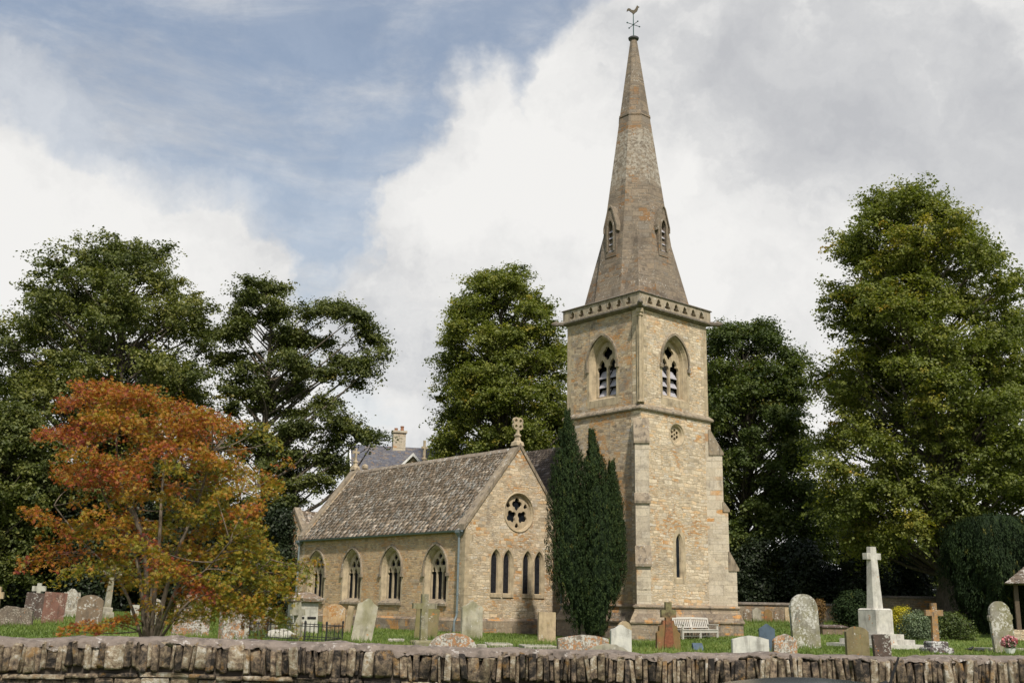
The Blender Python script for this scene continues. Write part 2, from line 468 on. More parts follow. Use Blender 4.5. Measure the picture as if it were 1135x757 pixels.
M['mapleleaf'] = leaf_mat('autumn maple leaves', [(0, (0.20, 0.035, 0.030)), (0.15, (0.31, 0.075, 0.030)), (0.32, (0.37, 0.145, 0.022)), (0.5, (0.34, 0.195, 0.022)), (0.7, (0.26, 0.215, 0.024)), (1.0, (0.14, 0.165, 0.024))], 0.38, (1.25, 1.15, 0.6))
M['yellowleaf'] = leaf_mat('golden shrub leaves', [(0, (0.24, 0.21, 0.012)), (1, (0.62, 0.53, 0.03))], 0.25)
M['greyleaf'] = leaf_mat('silver green leaves', [(0, (0.06, 0.085, 0.045)), (1, (0.19, 0.24, 0.13))], 0.15)
M['grassblade'] = leaf_mat('grass blades', [(0, (0.06, 0.09, 0.016)), (0.6, (0.12, 0.175, 0.032)), (1, (0.22, 0.24, 0.07))], 0.25)
M['petal'] = leaf_mat('pink petals', [(0, (0.45, 0.08, 0.10)), (0.5, (0.6, 0.25, 0.28)), (1, (0.7, 0.5, 0.5))], 0.2, (1, 1, 1))
M['brownleaf'] = leaf_mat('russet shrub leaves', [(0, (0.09, 0.05, 0.02)), (1, (0.24, 0.15, 0.05))], 0.2, (1.2, 1, .6))


def bark_mat(name, c0, c1):
    m, nt, out = new_mat(name)
    g = G(nt)
    v = coords(g)
    n = g.noise(g.scale(v, (5, 5, 1.2)), 2.0, 6, 0.7)
    c = g.ramp(n, [(0.3, c0), (0.7, c1)])
    g.bsdf(out, c, 0.95, g.bump(n, 0.8, 0.05))
    return m


M['bark'] = bark_mat('tree bark', (0.045, 0.038, 0.03), (0.16, 0.135, 0.105))
M['maplebark'] = bark_mat('maple bark', (0.06, 0.047, 0.035), (0.23, 0.185, 0.14))


# ------------------------------------------------------------------ object helpers
def tag(o, label=None, cat=None, group=None, kind=None):
    if label: o['label'] = label
    if cat: o['category'] = cat
    if group: o['group'] = group
    if kind: o['kind'] = kind
    return o


def empty(name, loc, rz=0.0, label=None, cat=None, group=None):
    o = bpy.data.objects.new(name, None)
    col.objects.link(o)
    o.empty_display_size = 0.2
    o.location = loc
    o.rotation_euler = (0, 0, rz)
    return tag(o, label, cat, group)


def set_uv(me):
    """UV in metres: run along the wall, height"""
    nl = len(me.loops)
    uv = me.uv_layers.new(name='UVMap')
    buf = np.zeros(nl * 2, dtype=np.float32)
    vs = me.vertices
    for p in me.polygons:
        n = p.normal
        if abs(n.z) > 0.93:
            for li in p.loop_indices:
                co = vs[me.loops[li].vertex_index].co
                buf[2 * li] = co.x; buf[2 * li + 1] = co.y
        else:
            h = math.hypot(n.x, n.y)
            tx, ty = -n.y / h, n.x / h
            k = 1.0 / max(0.3, h)
            for li in p.loop_indices:
                co = vs[me.loops[li].vertex_index].co
                buf[2 * li] = co.x * tx + co.y * ty + 13.7 * (abs(tx) > 0.7)
                buf[2 * li + 1] = co.z * k
    uv.data.foreach_set('uv', buf)


def obj(name, bm, mats, parent=None, world=False, smooth=False, uv=True):
    """links a bmesh as ONE mesh object; world=True: coordinates are world ones and the (unrotated) parent's place is taken off"""
    bmesh.ops.recalc_face_normals(bm, faces=bm.faces)
    me = bpy.data.meshes.new(name)
    bm.to_mesh(me)
    bm.free()
    if not isinstance(mats, (list, tuple)):
        mats = [mats]
    for m in mats:
        me.materials.append(m)
    if smooth:
        me.polygons.foreach_set('use_smooth', [True] * len(me.polygons))
    o = bpy.data.objects.new(name, me)
    col.objects.link(o)
    if parent is not None:
        if world:
            p, loc = parent, Vector()
            while p is not None:
                loc += p.location; p = p.parent
            me.transform(Matrix.Translation(-loc))
        o.parent = parent
    if uv:
        set_uv(me)
    return o


def np_mesh(name, V, F, mat, parent=None, tint=None, world=True, smooth=False):
    """V (n,3), F (m,k): a large mesh straight from arrays"""
    V = np.asarray(V, dtype=np.float32).copy(); F = np.asarray(F, dtype=np.int32)
    if parent is not None and world:
        V -= np.array(parent.location, dtype=np.float32)
    me = bpy.data.meshes.new(name)
    n, m, k = len(V), F.shape[0], F.shape[1]
    me.vertices.add(n); me.vertices.foreach_set('co', V.ravel())
    me.loops.add(m * k); me.loops.foreach_set('vertex_index', F.ravel())
    me.polygons.add(m)
    me.polygons.foreach_set('loop_start', np.arange(0, m * k, k, dtype=np.int32))
    me.polygons.foreach_set('loop_total', np.full(m, k, dtype=np.int32))
    if smooth:
        me.polygons.foreach_set('use_smooth', np.ones(m, dtype=bool))
    me.update(calc_edges=True)
    if tint is not None:
        a = me.attributes.new('tint', 'FLOAT', 'FACE')
        a.data.foreach_set('value', np.asarray(tint, dtype=np.float32))
    me.materials.append(mat)
    o = bpy.data.objects.new(name, me)
    col.objects.link(o)
    if parent is not None:
        o.parent = parent
    return o


def box(bm, x0, x1, y0, y1, z0, z1):
    v = [bm.verts.new((x, y, z)) for z in (z0, z1) for y in (y0, y1) for x in (x0, x1)]
    for f in ((0, 2, 3, 1), (4, 5, 7, 6), (0, 1, 5, 4), (2, 6, 7, 3), (0, 4, 6, 2), (1, 3, 7, 5)):
        bm.faces.new([v[i] for i in f])
    return v


def plate(bm, outer, holes, mapf, t, back=True):
    """flat slab with an outline and holes: outline in (u, v), mapf(u, v, d) gives the 3-D point at depth d"""
    loops = [outer] + list(holes)
    flat = [p for lp in loops for p in lp]
    tris = tessellate_polygon([[Vector((p[0], p[1], 0)) for p in lp] for lp in loops])
    fr = [bm.verts.new(mapf(u, v, 0)) for u, v in flat]
    bk = [bm.verts.new(mapf(u, v, t)) for u, v in flat]
    for a, b, c in tris:
        if len({a, b, c}) < 3:
            continue
        try:
            bm.faces.new((fr[a], fr[b], fr[c]))
            if back:
                bm.faces.new((bk[c], bk[b], bk[a]))
        except ValueError:
            pass
    i = 0
    for lp in loops:
        n = len(lp)
        for k in range(n):
            a, b = i + k, i + (k + 1) % n
            try:
                bm.faces.new((fr[a], fr[b], bk[b], bk[a]))
            except ValueError:
                pass
        i += n


def loft(bm, rings, closed=True, cap0=False, cap1=False):
    vs = [[bm.verts.new(p) for p in r] for r in rings]
    n = len(vs[0])
    for a, b in zip(vs[:-1], vs[1:]):
        for i in range(n if closed else n - 1):
            j = (i + 1) % n
            try:
                bm.faces.new((a[i], a[j], b[j], b[i]))
            except ValueError:
                pass
    if cap0: bm.faces.new(list(reversed(vs[0])))
    if cap1: bm.faces.new(vs[-1])
    return vs


def tube(bm, pts, radii, seg=8, cap=True):
    rings = []
    pts = [Vector(p) for p in pts]
    if not isinstance(radii, (list, tuple)):
        radii = [radii] * len(pts)
    up = None
    for i, p in enumerate(pts):
        d = (pts[min(i + 1, len(pts) - 1)] - pts[max(i - 1, 0)])
        d = d.normalized() if d.length > 1e-9 else Vector((0, 0, 1))
        if up is None:
            up = d.orthogonal().normalized()
        up = (up - d * up.dot(d))
        up = up.normalized() if up.length > 1e-6 else d.orthogonal().normalized()
        w = d.cross(up)
        rings.append([p + (up * math.cos(2 * math.pi * k / seg) + w * math.sin(2 * math.pi * k / seg)) * radii[i] for k in range(seg)])
    loft(bm, rings, True, cap, cap)


def arch(cx, z0, w, zs, rise, n=8):
    """pointed arch outline, counter-clockwise from bottom left"""
    h = w / 2
    c = (rise * rise - h * h) / (2 * h)
    Rr = h + c
    pts = [(cx - h, z0), (cx + h, z0)]
    a1 = math.atan2(rise, c)
    right = [(cx - c + Rr * math.cos(a1 * k / n), zs + Rr * math.sin(a1 * k / n)) for k in range(n + 1)]
    left = [(2 * cx - x, z) for x, z in reversed(right[:-1])]
    return pts + right + left


def cusped(cx, z0, w, zs, tall=0.95):
    """narrow light with a cusped head"""
    h = w / 2
    pts = [(cx - h, z0), (cx + h, z0), (cx + h, zs)]
    r = [(1.06, .18), (1.0, .34), (.80, .44), (.52, .46), (.60, .62), (.52, .78), (.3, .95)]
    right = [(cx + h * a, zs + w * b * tall) for a, b in r]
    return pts + right + [(cx, zs + w * 1.12 * tall)] + [(2 * cx - x, z) for x, z in reversed(right)] + [(cx - h, zs)]


def quatrefoil(cx, cz, r, lobes=4, rot=0.0, n=32, deep=0.42):
    return [(cx + r * (1 - deep + deep * abs(math.cos(lobes / 2 * (t - rot)))) * math.cos(t), cz + r * (1 - deep + deep * abs(math.cos(lobes / 2 * (t - rot)))) * math.sin(t))
            for t in (2 * math.pi * k / n for k in range(n))]


def circle(cx, cz, r, n=32):
    return [(cx + r * math.cos(2 * math.pi * k / n), cz + r * math.sin(2 * math.pi * k / n)) for k in range(n)]


# ------------------------------------------------------------------ ground, road
xs = np.concatenate([[-900, -500, -250, -120, -80], np.arange(-60, 60.1, 1.0), [80, 120, 250, 500, 900]])
ys = np.concatenate([[-600, -300, -100, -40], np.arange(-20, 10.9, 2.0), [11.0, 11.3], np.arange(12, 100.1, 1.0), [120, 160, 250, 500, 1200]])
V = np.array([(x, y, (tz(x, y) if y > 11.2 else -0.4) - (0.0 if y < 130 else 0.5)) for y in ys for x in xs])
nx = len(xs)
F = np.array([(j * nx + i, j * nx + i + 1, (j + 1) * nx + i + 1, (j + 1) * nx + i) for j in range(len(ys) - 1) for i in range(nx - 1)])
ground = np_mesh('ground', V, F, M['lawn'], smooth=False)
tag(ground, kind='structure')
bm = bmesh.new(); box(bm, -120, 120, -4, 8.6, -0.6, -0.39)
tag(obj('road', bm, M['asphalt']), kind='structure')
bm = bmesh.new(); box(bm, -120, 120, 8.6, 8.75, -0.6, -0.29)
tag(obj('kerb', bm, M['ridge']), kind='structure')


# ------------------------------------------------------------------ front wall
def wtop(x):
    X = [-30, -7, -5, -3.3, -1.5, 0, 1.6, 3.5, 5.2, 9, 30]
    Z = [0.93, 0.94, 0.95, 0.985, 0.945, 0.93, 0.92, 0.93, 0.94, 0.94, 0.94]
    return float(np.interp(x, X, Z)) + 0.008 * math.sin(x * 2.9) + 0.006 * math.sin(x * 7.3 + 1)


def stones(specs, seed):
    """many rough hewn blocks as one array mesh; spec = centre, half sizes, tilt"""
    r = np.random.default_rng(seed)
    nu = 3
    # unit block: a 4x4x4 shell
    g1 = np.array([-1, -0.82, 0.82, 1.0])
    idx, Vb = {}, []
    for a in range(4):
        for b in range(4):
            for c in range(4):
                if 0 in (a, b, c) or 3 in (a, b, c):
                    ext = sum(q in (0, 3) for q in (a, b, c))
                    p = np.array([g1[a], g1[b], g1[c]])
                    if ext >= 2:      # soften arrises
                        p = p * (0.965 if ext == 2 else 0.93)
                    idx[(a, b, c)] = len(Vb); Vb.append(p)
    Fb = []
    for ax in range(3):
        for side in (0, 3):
            for i in range(3):
                for j in range(3):
                    def k(u, v):
                        q = [0, 0, 0]; q[ax] = side; q[(ax + 1) % 3] = u; q[(ax + 2) % 3] = v
                        return idx[tuple(q)]
                    f = [k(i, j), k(i + 1, j), k(i + 1, j + 1), k(i, j + 1)]
                    Fb.append(f if side == 3 else f[::-1])
    Vb = np.array(Vb); Fb = np.array(Fb); nb = len(Vb)
    VV, FF, T = [], [], []
    for q, (c, h, tilt, rgh) in enumerate(specs):
        v = Vb + r.normal(0, 0.05, Vb.shape) * rgh
        sk = r.normal(0, 0.06, 3) * rgh
        v = v * np.array(h)
        v[:, 0] += v[:, 2] * sk[0]
        ct, st = math.cos(tilt), math.sin(tilt)
        v = np.stack([v[:, 0] * ct + v[:, 2] * st, v[:, 1], -v[:, 0] * st + v[:, 2] * ct], 1)
        VV.append(v + np.array(c)); FF.append(Fb + q * nb); T.append(np.full(len(Fb), r.random()))
    return np.concatenate(VV), np.concatenate(FF), np.concatenate(T)


fw = empty('stone_wall', (0, WALL_Y, -0.4), 0, 'long dry stone wall with upright coping stones along the front of the churchyard', 'wall')
specs = []
x = -13.0
while x < 13:
    w = random.choice([0.045, 0.055, 0.065, 0.075, 0.085, 0.1, 0.12, 0.14]) * random.uniform(0.85, 1.15) * (0.82 if x < 0 else 0.66)
    if random.random() < 0.06: w *= 1.5
    zt = wtop(x) - 0.055 + 0.02 * sstep(-1, 2, x) + random.uniform(-0.03, 0.015)
    h = 0.25 + random.uniform(-0.02, 0.02)
    specs.append(((x + w / 2, WALL_Y + 0.2 + random.uniform(-0.022, 0.022), zt - h / 2), (w / 2 - 0.003, 0.21, h / 2), random.gauss(0.0, 0.04), 1.15))
    x += w
V, F, T = stones(specs, 1)
np_mesh('coping', V, F, M['wallstone'], fw, T)
specs = []
z = wtop(0) - 0.335
first = True
while z > -0.45:
    hgt = random.choice([0.035, 0.05, 0.06, 0.085])
    if first: hgt = 0.05
    x = -13.0
    while x < 13:
        w = random.uniform(0.10, 0.42) * (1.2 if first else 1)
        zz = z + (wtop(x) - wtop(0)) * (0.9 if z > 0.3 else 0.4)
        specs.append(((x + w / 2, WALL_Y + 0.24 + random.uniform(-0.018, 0.018) - (0.02 if first else 0), zz - hgt / 2 + random.uniform(-.004, .004)), (w / 2 - 0.005, 0.22, hgt / 2 - 0.003), random.gauss(0, 0.008), 0.7))
        x += w
    z -= hgt
    first = False
V, F, T = stones(specs, 2)
np_mesh('courses', V, F, M['wallstone'], fw, T)
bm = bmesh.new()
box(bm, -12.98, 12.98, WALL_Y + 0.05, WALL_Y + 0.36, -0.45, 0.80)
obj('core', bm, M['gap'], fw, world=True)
# mortar capping: rounded, lumpy, its lower edge uneven
NX = 1000
xx = np.linspace(-13, 13, NX)
prof = [(0.0, -0.095), (0.002, -0.075), (0.018, -0.045), (0.055, -0.02), (0.12, -0.004), (0.2, 0.0), (0.28, -0.006), (0.35, -0.03), (0.4, -0.07), (0.42, -0.13)]
rr = np.random.default_rng(5)


def smooth_noise(n, k):
    a = rr.normal(0, 1, n + k)
    return np.convolve(a, np.ones(k) / math.sqrt(k), 'valid')[:n]


cols_ = []
for j, (py_, pz_) in enumerate(prof):
    lump = smooth_noise(NX, 4) * 0.003 + smooth_noise(NX, 9) * 0.004 + smooth_noise(NX, 40) * 0.004
    edge = (smooth_noise(NX, 5) * 0.011 + smooth_noise(NX, 3) * 0.008) if j in (0, 1, 9) else 0
    yy = WALL_Y + py_ + smooth_noise(NX, 7) * 0.004
    low_ = 1.0 - 0.40 * np.clip((xx + 1) / 3, 0, 1) if j < 3 else 1.0
    zz = np.array([wtop(v) for v in xx]) + pz_ * low_ + lump + edge
    cols_.append(np.stack([xx, yy, zz], 1))
V = np.stack(cols_, 1).reshape(-1, 3)
npf = len(prof)
F = np.array([(i * npf + j, (i + 1) * npf + j, (i + 1) * npf + j + 1, i * npf + j + 1) for i in range(NX - 1) for j in range(npf - 1)])
np_mesh('mortar_capping', V, F, M['mortarcap'], fw, smooth=True)

# ------------------------------------------------------------------ the church: local x runs north along the west face, y east along the south face
T0 = Vector((5.95, 48.0, 0.0))
AN = math.atan2(0.652, 0.758)
CH = empty('church', T0, AN, 'honey stone parish church with tall spire and stone slate roofs', 'church')
nvec = Vector((math.cos(AN), math.sin(AN), 0)); evec = Vector((-math.sin(AN), math.cos(AN), 0))


def sight(px, py, axis, val):
    """photo pixel -> church coordinates (x, y, z) on the plane axis=val"""
    a, b = ray(px, py)
    # T0 + x n + y e = (a d, d)
    if axis == 'x':
        P = T0 + nvec * val; D = evec
    else:
        P = T0 + evec * val; D = nvec
    t = (a * P.y - P.x) / (D.x - a * D.y)
    d = P.y + t * D.y
    return (val, t, EYE + b * d) if axis == 'x' else (t, val, EYE + b * d)


W_ = 5.0
west = lambda off=0.0: (lambda u, v, d: (u, off + d, v))            # west faces: front looks to -y
south = lambda off=0.0: (lambda u, v, d: (off + d, u, v))           # south faces: front looks to -x


def rect(a, b, c, d):
    return [(a, c), (b, c), (b, d), (a, d)]


# tower walls
UP = 0.07
belf = arch(2.5, 10.95, 1.80, 12.78, 1.22)
SL = arch(2.5, 2.66, 0.46, 4.28, 0.42, 5)
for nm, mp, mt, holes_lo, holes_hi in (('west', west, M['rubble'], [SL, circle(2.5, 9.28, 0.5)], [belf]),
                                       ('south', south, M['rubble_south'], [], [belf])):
    bm = bmesh.new()
    plate(bm, rect(0 if nm == 'west' else 0.6, W_, 0, 10.3), holes_lo, mp(0), 0.6)
    o = obj('tower_wall', bm, mt, CH)
    bm = bmesh.new()
    plate(bm, rect(UP if nm == 'west' else 0.6, W_ - UP, 10.3, 15.05), holes_hi, mp(UP), 0.5)
    o = obj('belfry_wall', bm, mt, CH)
bm = bmesh.new()
box(bm, W_ - 0.6, W_, 0.6, W_ - 0.002, 0, 10.3); box(bm, 0.6, W_ - 0.6, W_ - 0.6, W_ - 0.004, 0, 10.3)
obj('tower_wall', bm, M['rubble'], CH)
bm = bmesh.new()
box(bm, W_ - 0.55, W_ - UP, 0.57, W_ - UP, 10.3, 15.05); box(bm, 0.57, W_ - 0.55, W_ - 0.55, W_ - UP - 0.002, 10.3, 15.05)
obj('belfry_wall', bm, M['rubble'], CH)
bm = bmesh.new(); box(bm, 0.2, W_ - 0.2, 0.2, W_ - 0.2, 14.9, 15.1)
obj('gutter_floor', bm, M['lead'], CH)
bm = bmesh.new(); box(bm, 0.58, 4.45, 0.58, 4.45, 10.0, 10.2)
obj('bell_floor', bm, M['lead'], CH)


# dressed quoins of the belfry and its corner shaft
def quoins(name, cx, cy, sx, sy, z0, z1, faces, proud=0.008):
    bm = bmesh.new()
    z = z0; k = 0
    while z < z1 - 0.02:
        h = min(random.uniform(0.26, 0.36), z1 - z)
        la, lb = (0.46, 0.26) if k % 2 else (0.26, 0.46)
        if 'x' in faces:
            box(bm, min(cx, cx + sx * la), max(cx, cx + sx * la), min(cy - sy * proud, cy + sy * 0.1), max(cy - sy * proud, cy + sy * 0.1), z + 0.004, z + h - 0.004)
        if 'y' in faces:
            box(bm, min(cx - sx * proud, cx + sx * 0.1), max(cx - sx * proud, cx + sx * 0.1), min(cy - sy * proud * .9, cy + sy * lb), max(cy - sy * proud * .9, cy + sy * lb), z + 0.004, z + h - 0.004)
        z += h; k += 1
    return obj(name, bm, M['dressed'], CH)


quoins('quoins', UP, UP, 1, 1, 10.45, 14.98, 'xy')
quoins('quoins', W_ - UP, UP, -1, 1, 10.45, 14.98, 'x')
quoins('quoins', UP, W_ - UP, 1, -1, 10.45, 14.98, 'y')
bm = bmesh.new()
for ox, oy in ((0.055, 0.055), (0.28, 0.03), (0.03, 0.28)):
    r_ = 0.085 if ox == oy else 0.05
    if ox != oy: continue
    tube(bm, [(ox, oy, z) for z in (10.5, 10.6, 10.62, 14.6, 14.62, 14.72, 14.78, 14.95)], [0.16, 0.15, r_, r_, 0.13, 0.12, 0.17, 0.18], 12)
for ox, oy in ((0.20, 0.055), (0.055, 0.20)):
    tube(bm, [(ox, oy, z) for z in (10.5, 10.62, 10.64, 14.6, 14.62, 14.9)], [0.09, 0.09, 0.05, 0.05, 0.08, 0.10], 10)
obj('corner_shaft', bm, M['dressed'], CH, smooth=False)


def offset_poly(pts, o):
    n = len(pts); res = []
    for i in range(n):
        p0, p1, p2 = Vector(pts[i - 1]), Vector(pts[i]), Vector(pts[(i + 1) % n])
        d1, d2 = (p1 - p0).normalized(), (p2 - p1).normalized()
        n1, n2 = Vector((d1.y, -d1.x)), Vector((d2.y, -d2.x))
        m = (n1 + n2)
        m = m / max(1e-6, m.dot(n1))
        res.append(p1 + m * o)
    return res


def loops(bm, poly, prof, caps=(False, False)):
    loft(bm, [[(p.x, p.y, z) for p in offset_poly(poly, o)] for z, o in prof], True, *caps)


sq = [(0, 0), (W_, 0), (W_, W_), (0, W_)]
q = 0.32


def with_buttress(proj):
    res = []
    for i, c in enumerate(sq):
        c = Vector(c)
        if i == 3:          # no buttress where the nave joins on the south
            res.append(c)
            continue
        d = (c - Vector((W_ / 2, W_ / 2))).normalized()
        pv = (Vector(sq[i - 1]) - c).normalized(); nv = (Vector(sq[(i + 1) % 4]) - c).normalized()
        s = q * math.sqrt(2)
        a, b = c + pv * s, c + nv * s
        side = Vector((-d.y, d.x))
        oa = c + d * proj + side * (q if side.dot(pv) > 0 else -q)
        ob = c + d * proj + side * (q if side.dot(nv) > 0 else -q)
        res += [a, oa, ob, b]
    return res


bm = bmesh.new()
loops(bm, with_buttress(0.95), [(-0.3, 0.24), (0.68, 0.24), (0.70, 0.30), (0.77, 0.31), (1.22, 0.10), (1.34, 0.085), (1.35, 0.14), (1.40, 0.16), (1.46, 0.13), (1.50, 0.004)])
obj('plinth', bm, M['plinth'], CH)
bm = bmesh.new()
loops(bm, sq, [(10.14, 0.0), (10.16, 0.09), (10.22, 0.12), (10.30, 0.10), (10.46, -UP - 0.01)], (False, True))
obj('string_course', bm, M['weathered'], CH)
# parapet: cornice, pierced panels, coping
bm = bmesh.new()
loops(bm, sq, [(14.96, -UP - .01), (14.98, 0.02), (15.03, 0.10), (15.06, 0.16), (15.13, 0.17), (15.17, 0.10)])
obj('cornice', bm, M['weathered_dark'], CH)


def tref(cx, z, s):
    base = [(-.5, 0), (.5, 0), (.56, .12), (.50, .28), (.34, .40), (.33, .58), (.24, .78), (.0, 1.0), (-.24, .78), (-.33, .58), (-.34, .40), (-.50, .28), (-.56, .12)]
    return [(cx + a * s, z + b * s * 1.05) for a, b in base]


bm = bmesh.new()
ho = [tref(0.28 + 0.635 * (k + 0.0) + 0.32, 15.25, 0.35) for k in range(7)]
plate(bm, rect(-0.1, W_ + 0.1, 15.16, 15.714), ho, west(-0.10), 0.22)
plate(bm, rect(0.12, W_ + 0.1, 15.16, 15.714), ho, south(-0.10), 0.22)
plate(bm, rect(0.12, W_ + 0.1, 15.16, 15.714), [], lambda u, v, d: (W_ + 0.1 - d, u, v), 0.22)
plate(bm, rect(0.12, W_ - 0.12, 15.16, 15.714), [], lambda u, v, d: (u, W_ + 0.1 - d, v), 0.22)
obj('parapet', bm, M['parapet'], CH)
bm = bmesh.new()
loft(bm, [[(p.x, p.y, z) for p in offset_poly(sq, o)] for z, o in ((15.72, -0.13), (15.715, 0.15), (15.75, 0.165), (15.80, 0.10), (15.80, -0.10), (15.72, -0.13))])
obj('parapet_coping', bm, M['weathered_dark'], CH)
for cx, cy, dx, dy in ((0, 0, -1, -1), (W_, 0, 1, -1), (0, W_, -1, 1)):
    bm = bmesh.new()
    d = Vector((dx, dy, 0)).normalized()
    c = Vector((cx, cy, 15.1))
    tube(bm, [c - d * 0.2, c + d * 0.25, c + d * 0.33, c + d * 0.5, c + d * 0.58, c + d * 0.72], [0.13, 0.13, 0.10, 0.14, 0.12, 0.05], 8)
    tube(bm, [c + d * 0.48 + Vector((0, 0, 0.08)), c + d * 0.45 + Vector((0, 0, 0.2))], [0.07, 0.02], 6)
    obj('gargoyle', bm, M['weathered_dark'], CH)


# window makers: jamb lofted from the wall face in to the tracery
def jamb(bm, outer, inner, mp, d0, d1, dm=None):
    """two chamfers with a step between"""
    mid = [((a[0] + b[0]) / 2, (a[1] + b[1]) / 2) for a, b in zip(outer, inner)]
    mid2 = [(a[0] * .35 + b[0] * .65, a[1] * .35 + b[1] * .65) for a, b in zip(outer, inner)]
    loft(bm, [[mp(u, v, d0) for u, v in outer], [mp(u, v, d0 + (d1 - d0) * .42) for u, v in mid],
              [mp(u, v, d0 + (d1 - d0) * .45) for u, v in mid2], [mp(u, v, d1) for u, v in inner]])


def band(bm, arch_in, arch_out, mp, proud, back=0.05):
    """raised strip between two open arch lines (skipping the sill)"""
    pts = list(arch_out) + list(reversed(arch_in))
    plate(bm, pts, [], lambda u, v, d: mp(u, v, d - proud), proud + back)


def open_arch(cx, w, zs, rise, drop, n=8):
    a = arch(cx, zs - drop, w, zs, rise, n)
    return [a[1]] + a[2:] + [a[0]]


for nm, mp0, wmat in (('west', west, 0), ('south', south, 0)):
    mp = mp0(UP)
    t = obj('belfry_window', (lambda b: (plate(b, arch(2.5, 10.6, 2.06, 12.78, 1.40), [belf], mp0(UP - 0.006), 0.1, False), jamb(b, belf, arch(2.5, 11.12, 1.50, 12.80, 1.05), mp, 0.0, 0.36), b)[-1])(bmesh.new()), M['dressed'], CH)
    # stepped sill slope below the opening
    bm = bmesh.new()
    outl = arch(2.5, 11.12, 1.52, 12.80, 1.07)
    holes = [cusped(2.5 - 0.36, 11.17, 0.60, 12.38, 0.9), cusped(2.5 + 0.36, 11.17, 0.60, 12.38, 0.9), quatrefoil(2.5, 13.27, 0.33, 4, 0, 28, 0.33)]
    plate(bm, outl, holes, lambda u, v, d: mp(u, v, 0.34 + d), 0.12)
    obj('tracery', bm, M['dressed'], t)
    bm = bmesh.new()
    for cx in (2.14, 2.86):
        for k in range(3):
            z = 11.16 + k * 0.45
            plate(bm, [(cx - 0.31, z), (cx + 0.31, z), (cx + 0.31, z + 0.04), (cx - 0.31, z + 0.04)], [], lambda u, v, d, z=z: mp(u, v + d * 1.5, 0.44 + d), 0.26)
    obj('louvres', bm, M['louvre'], t)
    bm = bmesh.new()
    plate(bm, arch(2.5, 11.0, 1.7, 12.80, 1.15), [], lambda u, v, d: mp(u, v, 0.78 + d), 0.04)
    obj('backing', bm, M['dark'], t)
    bm = bmesh.new()
    band(bm, open_arch(2.5, 1.92, 12.78, 1.30, 0.25), open_arch(2.5, 2.08, 12.78, 1.43, 0.25), mp, 0.10)
    for sx in (-1, 1):
        v = [mp(2.5 + sx * 1.00 + a, 12.47 + b, -0.1) for a, b in ((-.09, -.1), (.09, -.1), (.09, .08), (-.09, .08))]
        w2 = [mp(2.5 + sx * 1.00 + a, 12.47 + b, 0.05) for a, b in ((-.09, -.1), (.09, -.1), (.09, .08), (-.09, .08))]
        loft(bm, [v, w2], True, True, True)
    obj('hood_mould', bm, M['weathered'], t)

# round window and slit window of the tower
t = obj('round_window', (lambda b: (loft(b, [[(u, d, v) for u, v in circle(2.5, 9.28, r)] for r, d in ((0.56, -0.008), (0.5, -0.008), (0.46, 0.05), (0.42, 0.06), (0.36, 0.2))]), b)[-1])(bmesh.new()), M['dressed'], CH)
bm = bmesh.new()
plate(bm, circle(2.5, 9.28, 0.37), [circle(2.5 + 0.2 * math.cos(a), 9.28 + 0.2 * math.sin(a), 0.085, 10) for a in (R(90 + 60 * k) for k in range(6))] + [circle(2.5, 9.28, 0.07, 10)], lambda u, v, d: (u, 0.16 + d, v), 0.08)
obj('tracery', bm, M['dressed'], t)
bm = bmesh.new(); plate(bm, circle(2.5, 9.28, 0.45), [], lambda u, v, d: (u, 0.42 + d, v), 0.04); obj('backing', bm, M['dark'], t)
bm = bmesh.new()
sli = arch(2.5, 2.72, 0.28, 4.3, 0.30, 5)
plate(bm, arch(2.5, 2.45, 0.86, 4.25, 0.72, 5), [SL], west(-0.006), 0.08, False)
jamb(bm, SL, sli, west(0), -0.005, 0.13)
t = obj('slit_window', bm, M['dressed'], CH)
bm = bmesh.new(); plate(bm, arch(2.5, 2.66, 0.4, 4.3, 0.36, 5), [], west(0.13), 0.03); obj('pane', bm, M['glass'], t)

# diagonal buttresses
bprof = [(-0.6, 1.4), (1.0, 1.4), (1.0, 3.12), (1.08, 3.12), (1.08, 3.2), (0.68, 3.95), (0.68, 5.85), (0.73, 5.85), (0.73, 5.92), (0.48, 6.28), (0.48, 8.55), (0.52, 8.55), (0.52, 8.62), (-0.1, 9.75), (-0.6, 9.75)]
for c, sx, sy in (((0, 0), -1, -1), ((W_, 0), 1, -1), ((W_, W_), 1, 1)):
    d = Vector((sx, sy)).normalized(); s = Vector((-d.y, d.x)); c = Vector(c)
    bm = bmesh.new()
    plate(bm, bprof, [], lambda u, v, t, c=c, d=d, s=s: ((c + d * u + s * (t - q + 0.01)).to_tuple() + (v,)), 2 * q - 0.02)
    b = obj('buttress', bm, M['ashlar'], CH)
    for z, o, top, inn in ((3.08, 1.11, 3.98, 0.68), (5.82, 0.76, 6.30, 0.48), (8.52, 0.55, 9.78, -0.10)):
        bm = bmesh.new()
        pr = [(inn - 0.05, z), (o, z), (o, z + 0.11), (inn + 0.015, top), (inn - 0.05, top)]
        plate(bm, pr, [], lambda u, v, t, c=c, d=d, s=s: ((c + d * u + s * (t - q - 0.035)).to_tuple() + (v,)), 2 * q + 0.07)
        obj('weathering', bm, M['weathered'], b)

# spire
ZB, ZT = 15.12, 30.75
axis0 = Vector((2.44, 2.42)); axis1 = Vector((2.40, 2.40))


def ap(z):
    return 0.17 + (30.75 - z) * 0.1315


def axis(z):
    return axis0.lerp(axis1, (z - ZB) / (ZT - ZB))


def octa(z, extra=0.0):
    a = (ap(z) + extra) / math.cos(R(22.5)); c = axis(z)
    return [(c.x + a * math.cos(R(22.5 + 45 * k)), c.y + a * math.sin(R(22.5 + 45 * k)), z) for k in range(8)]


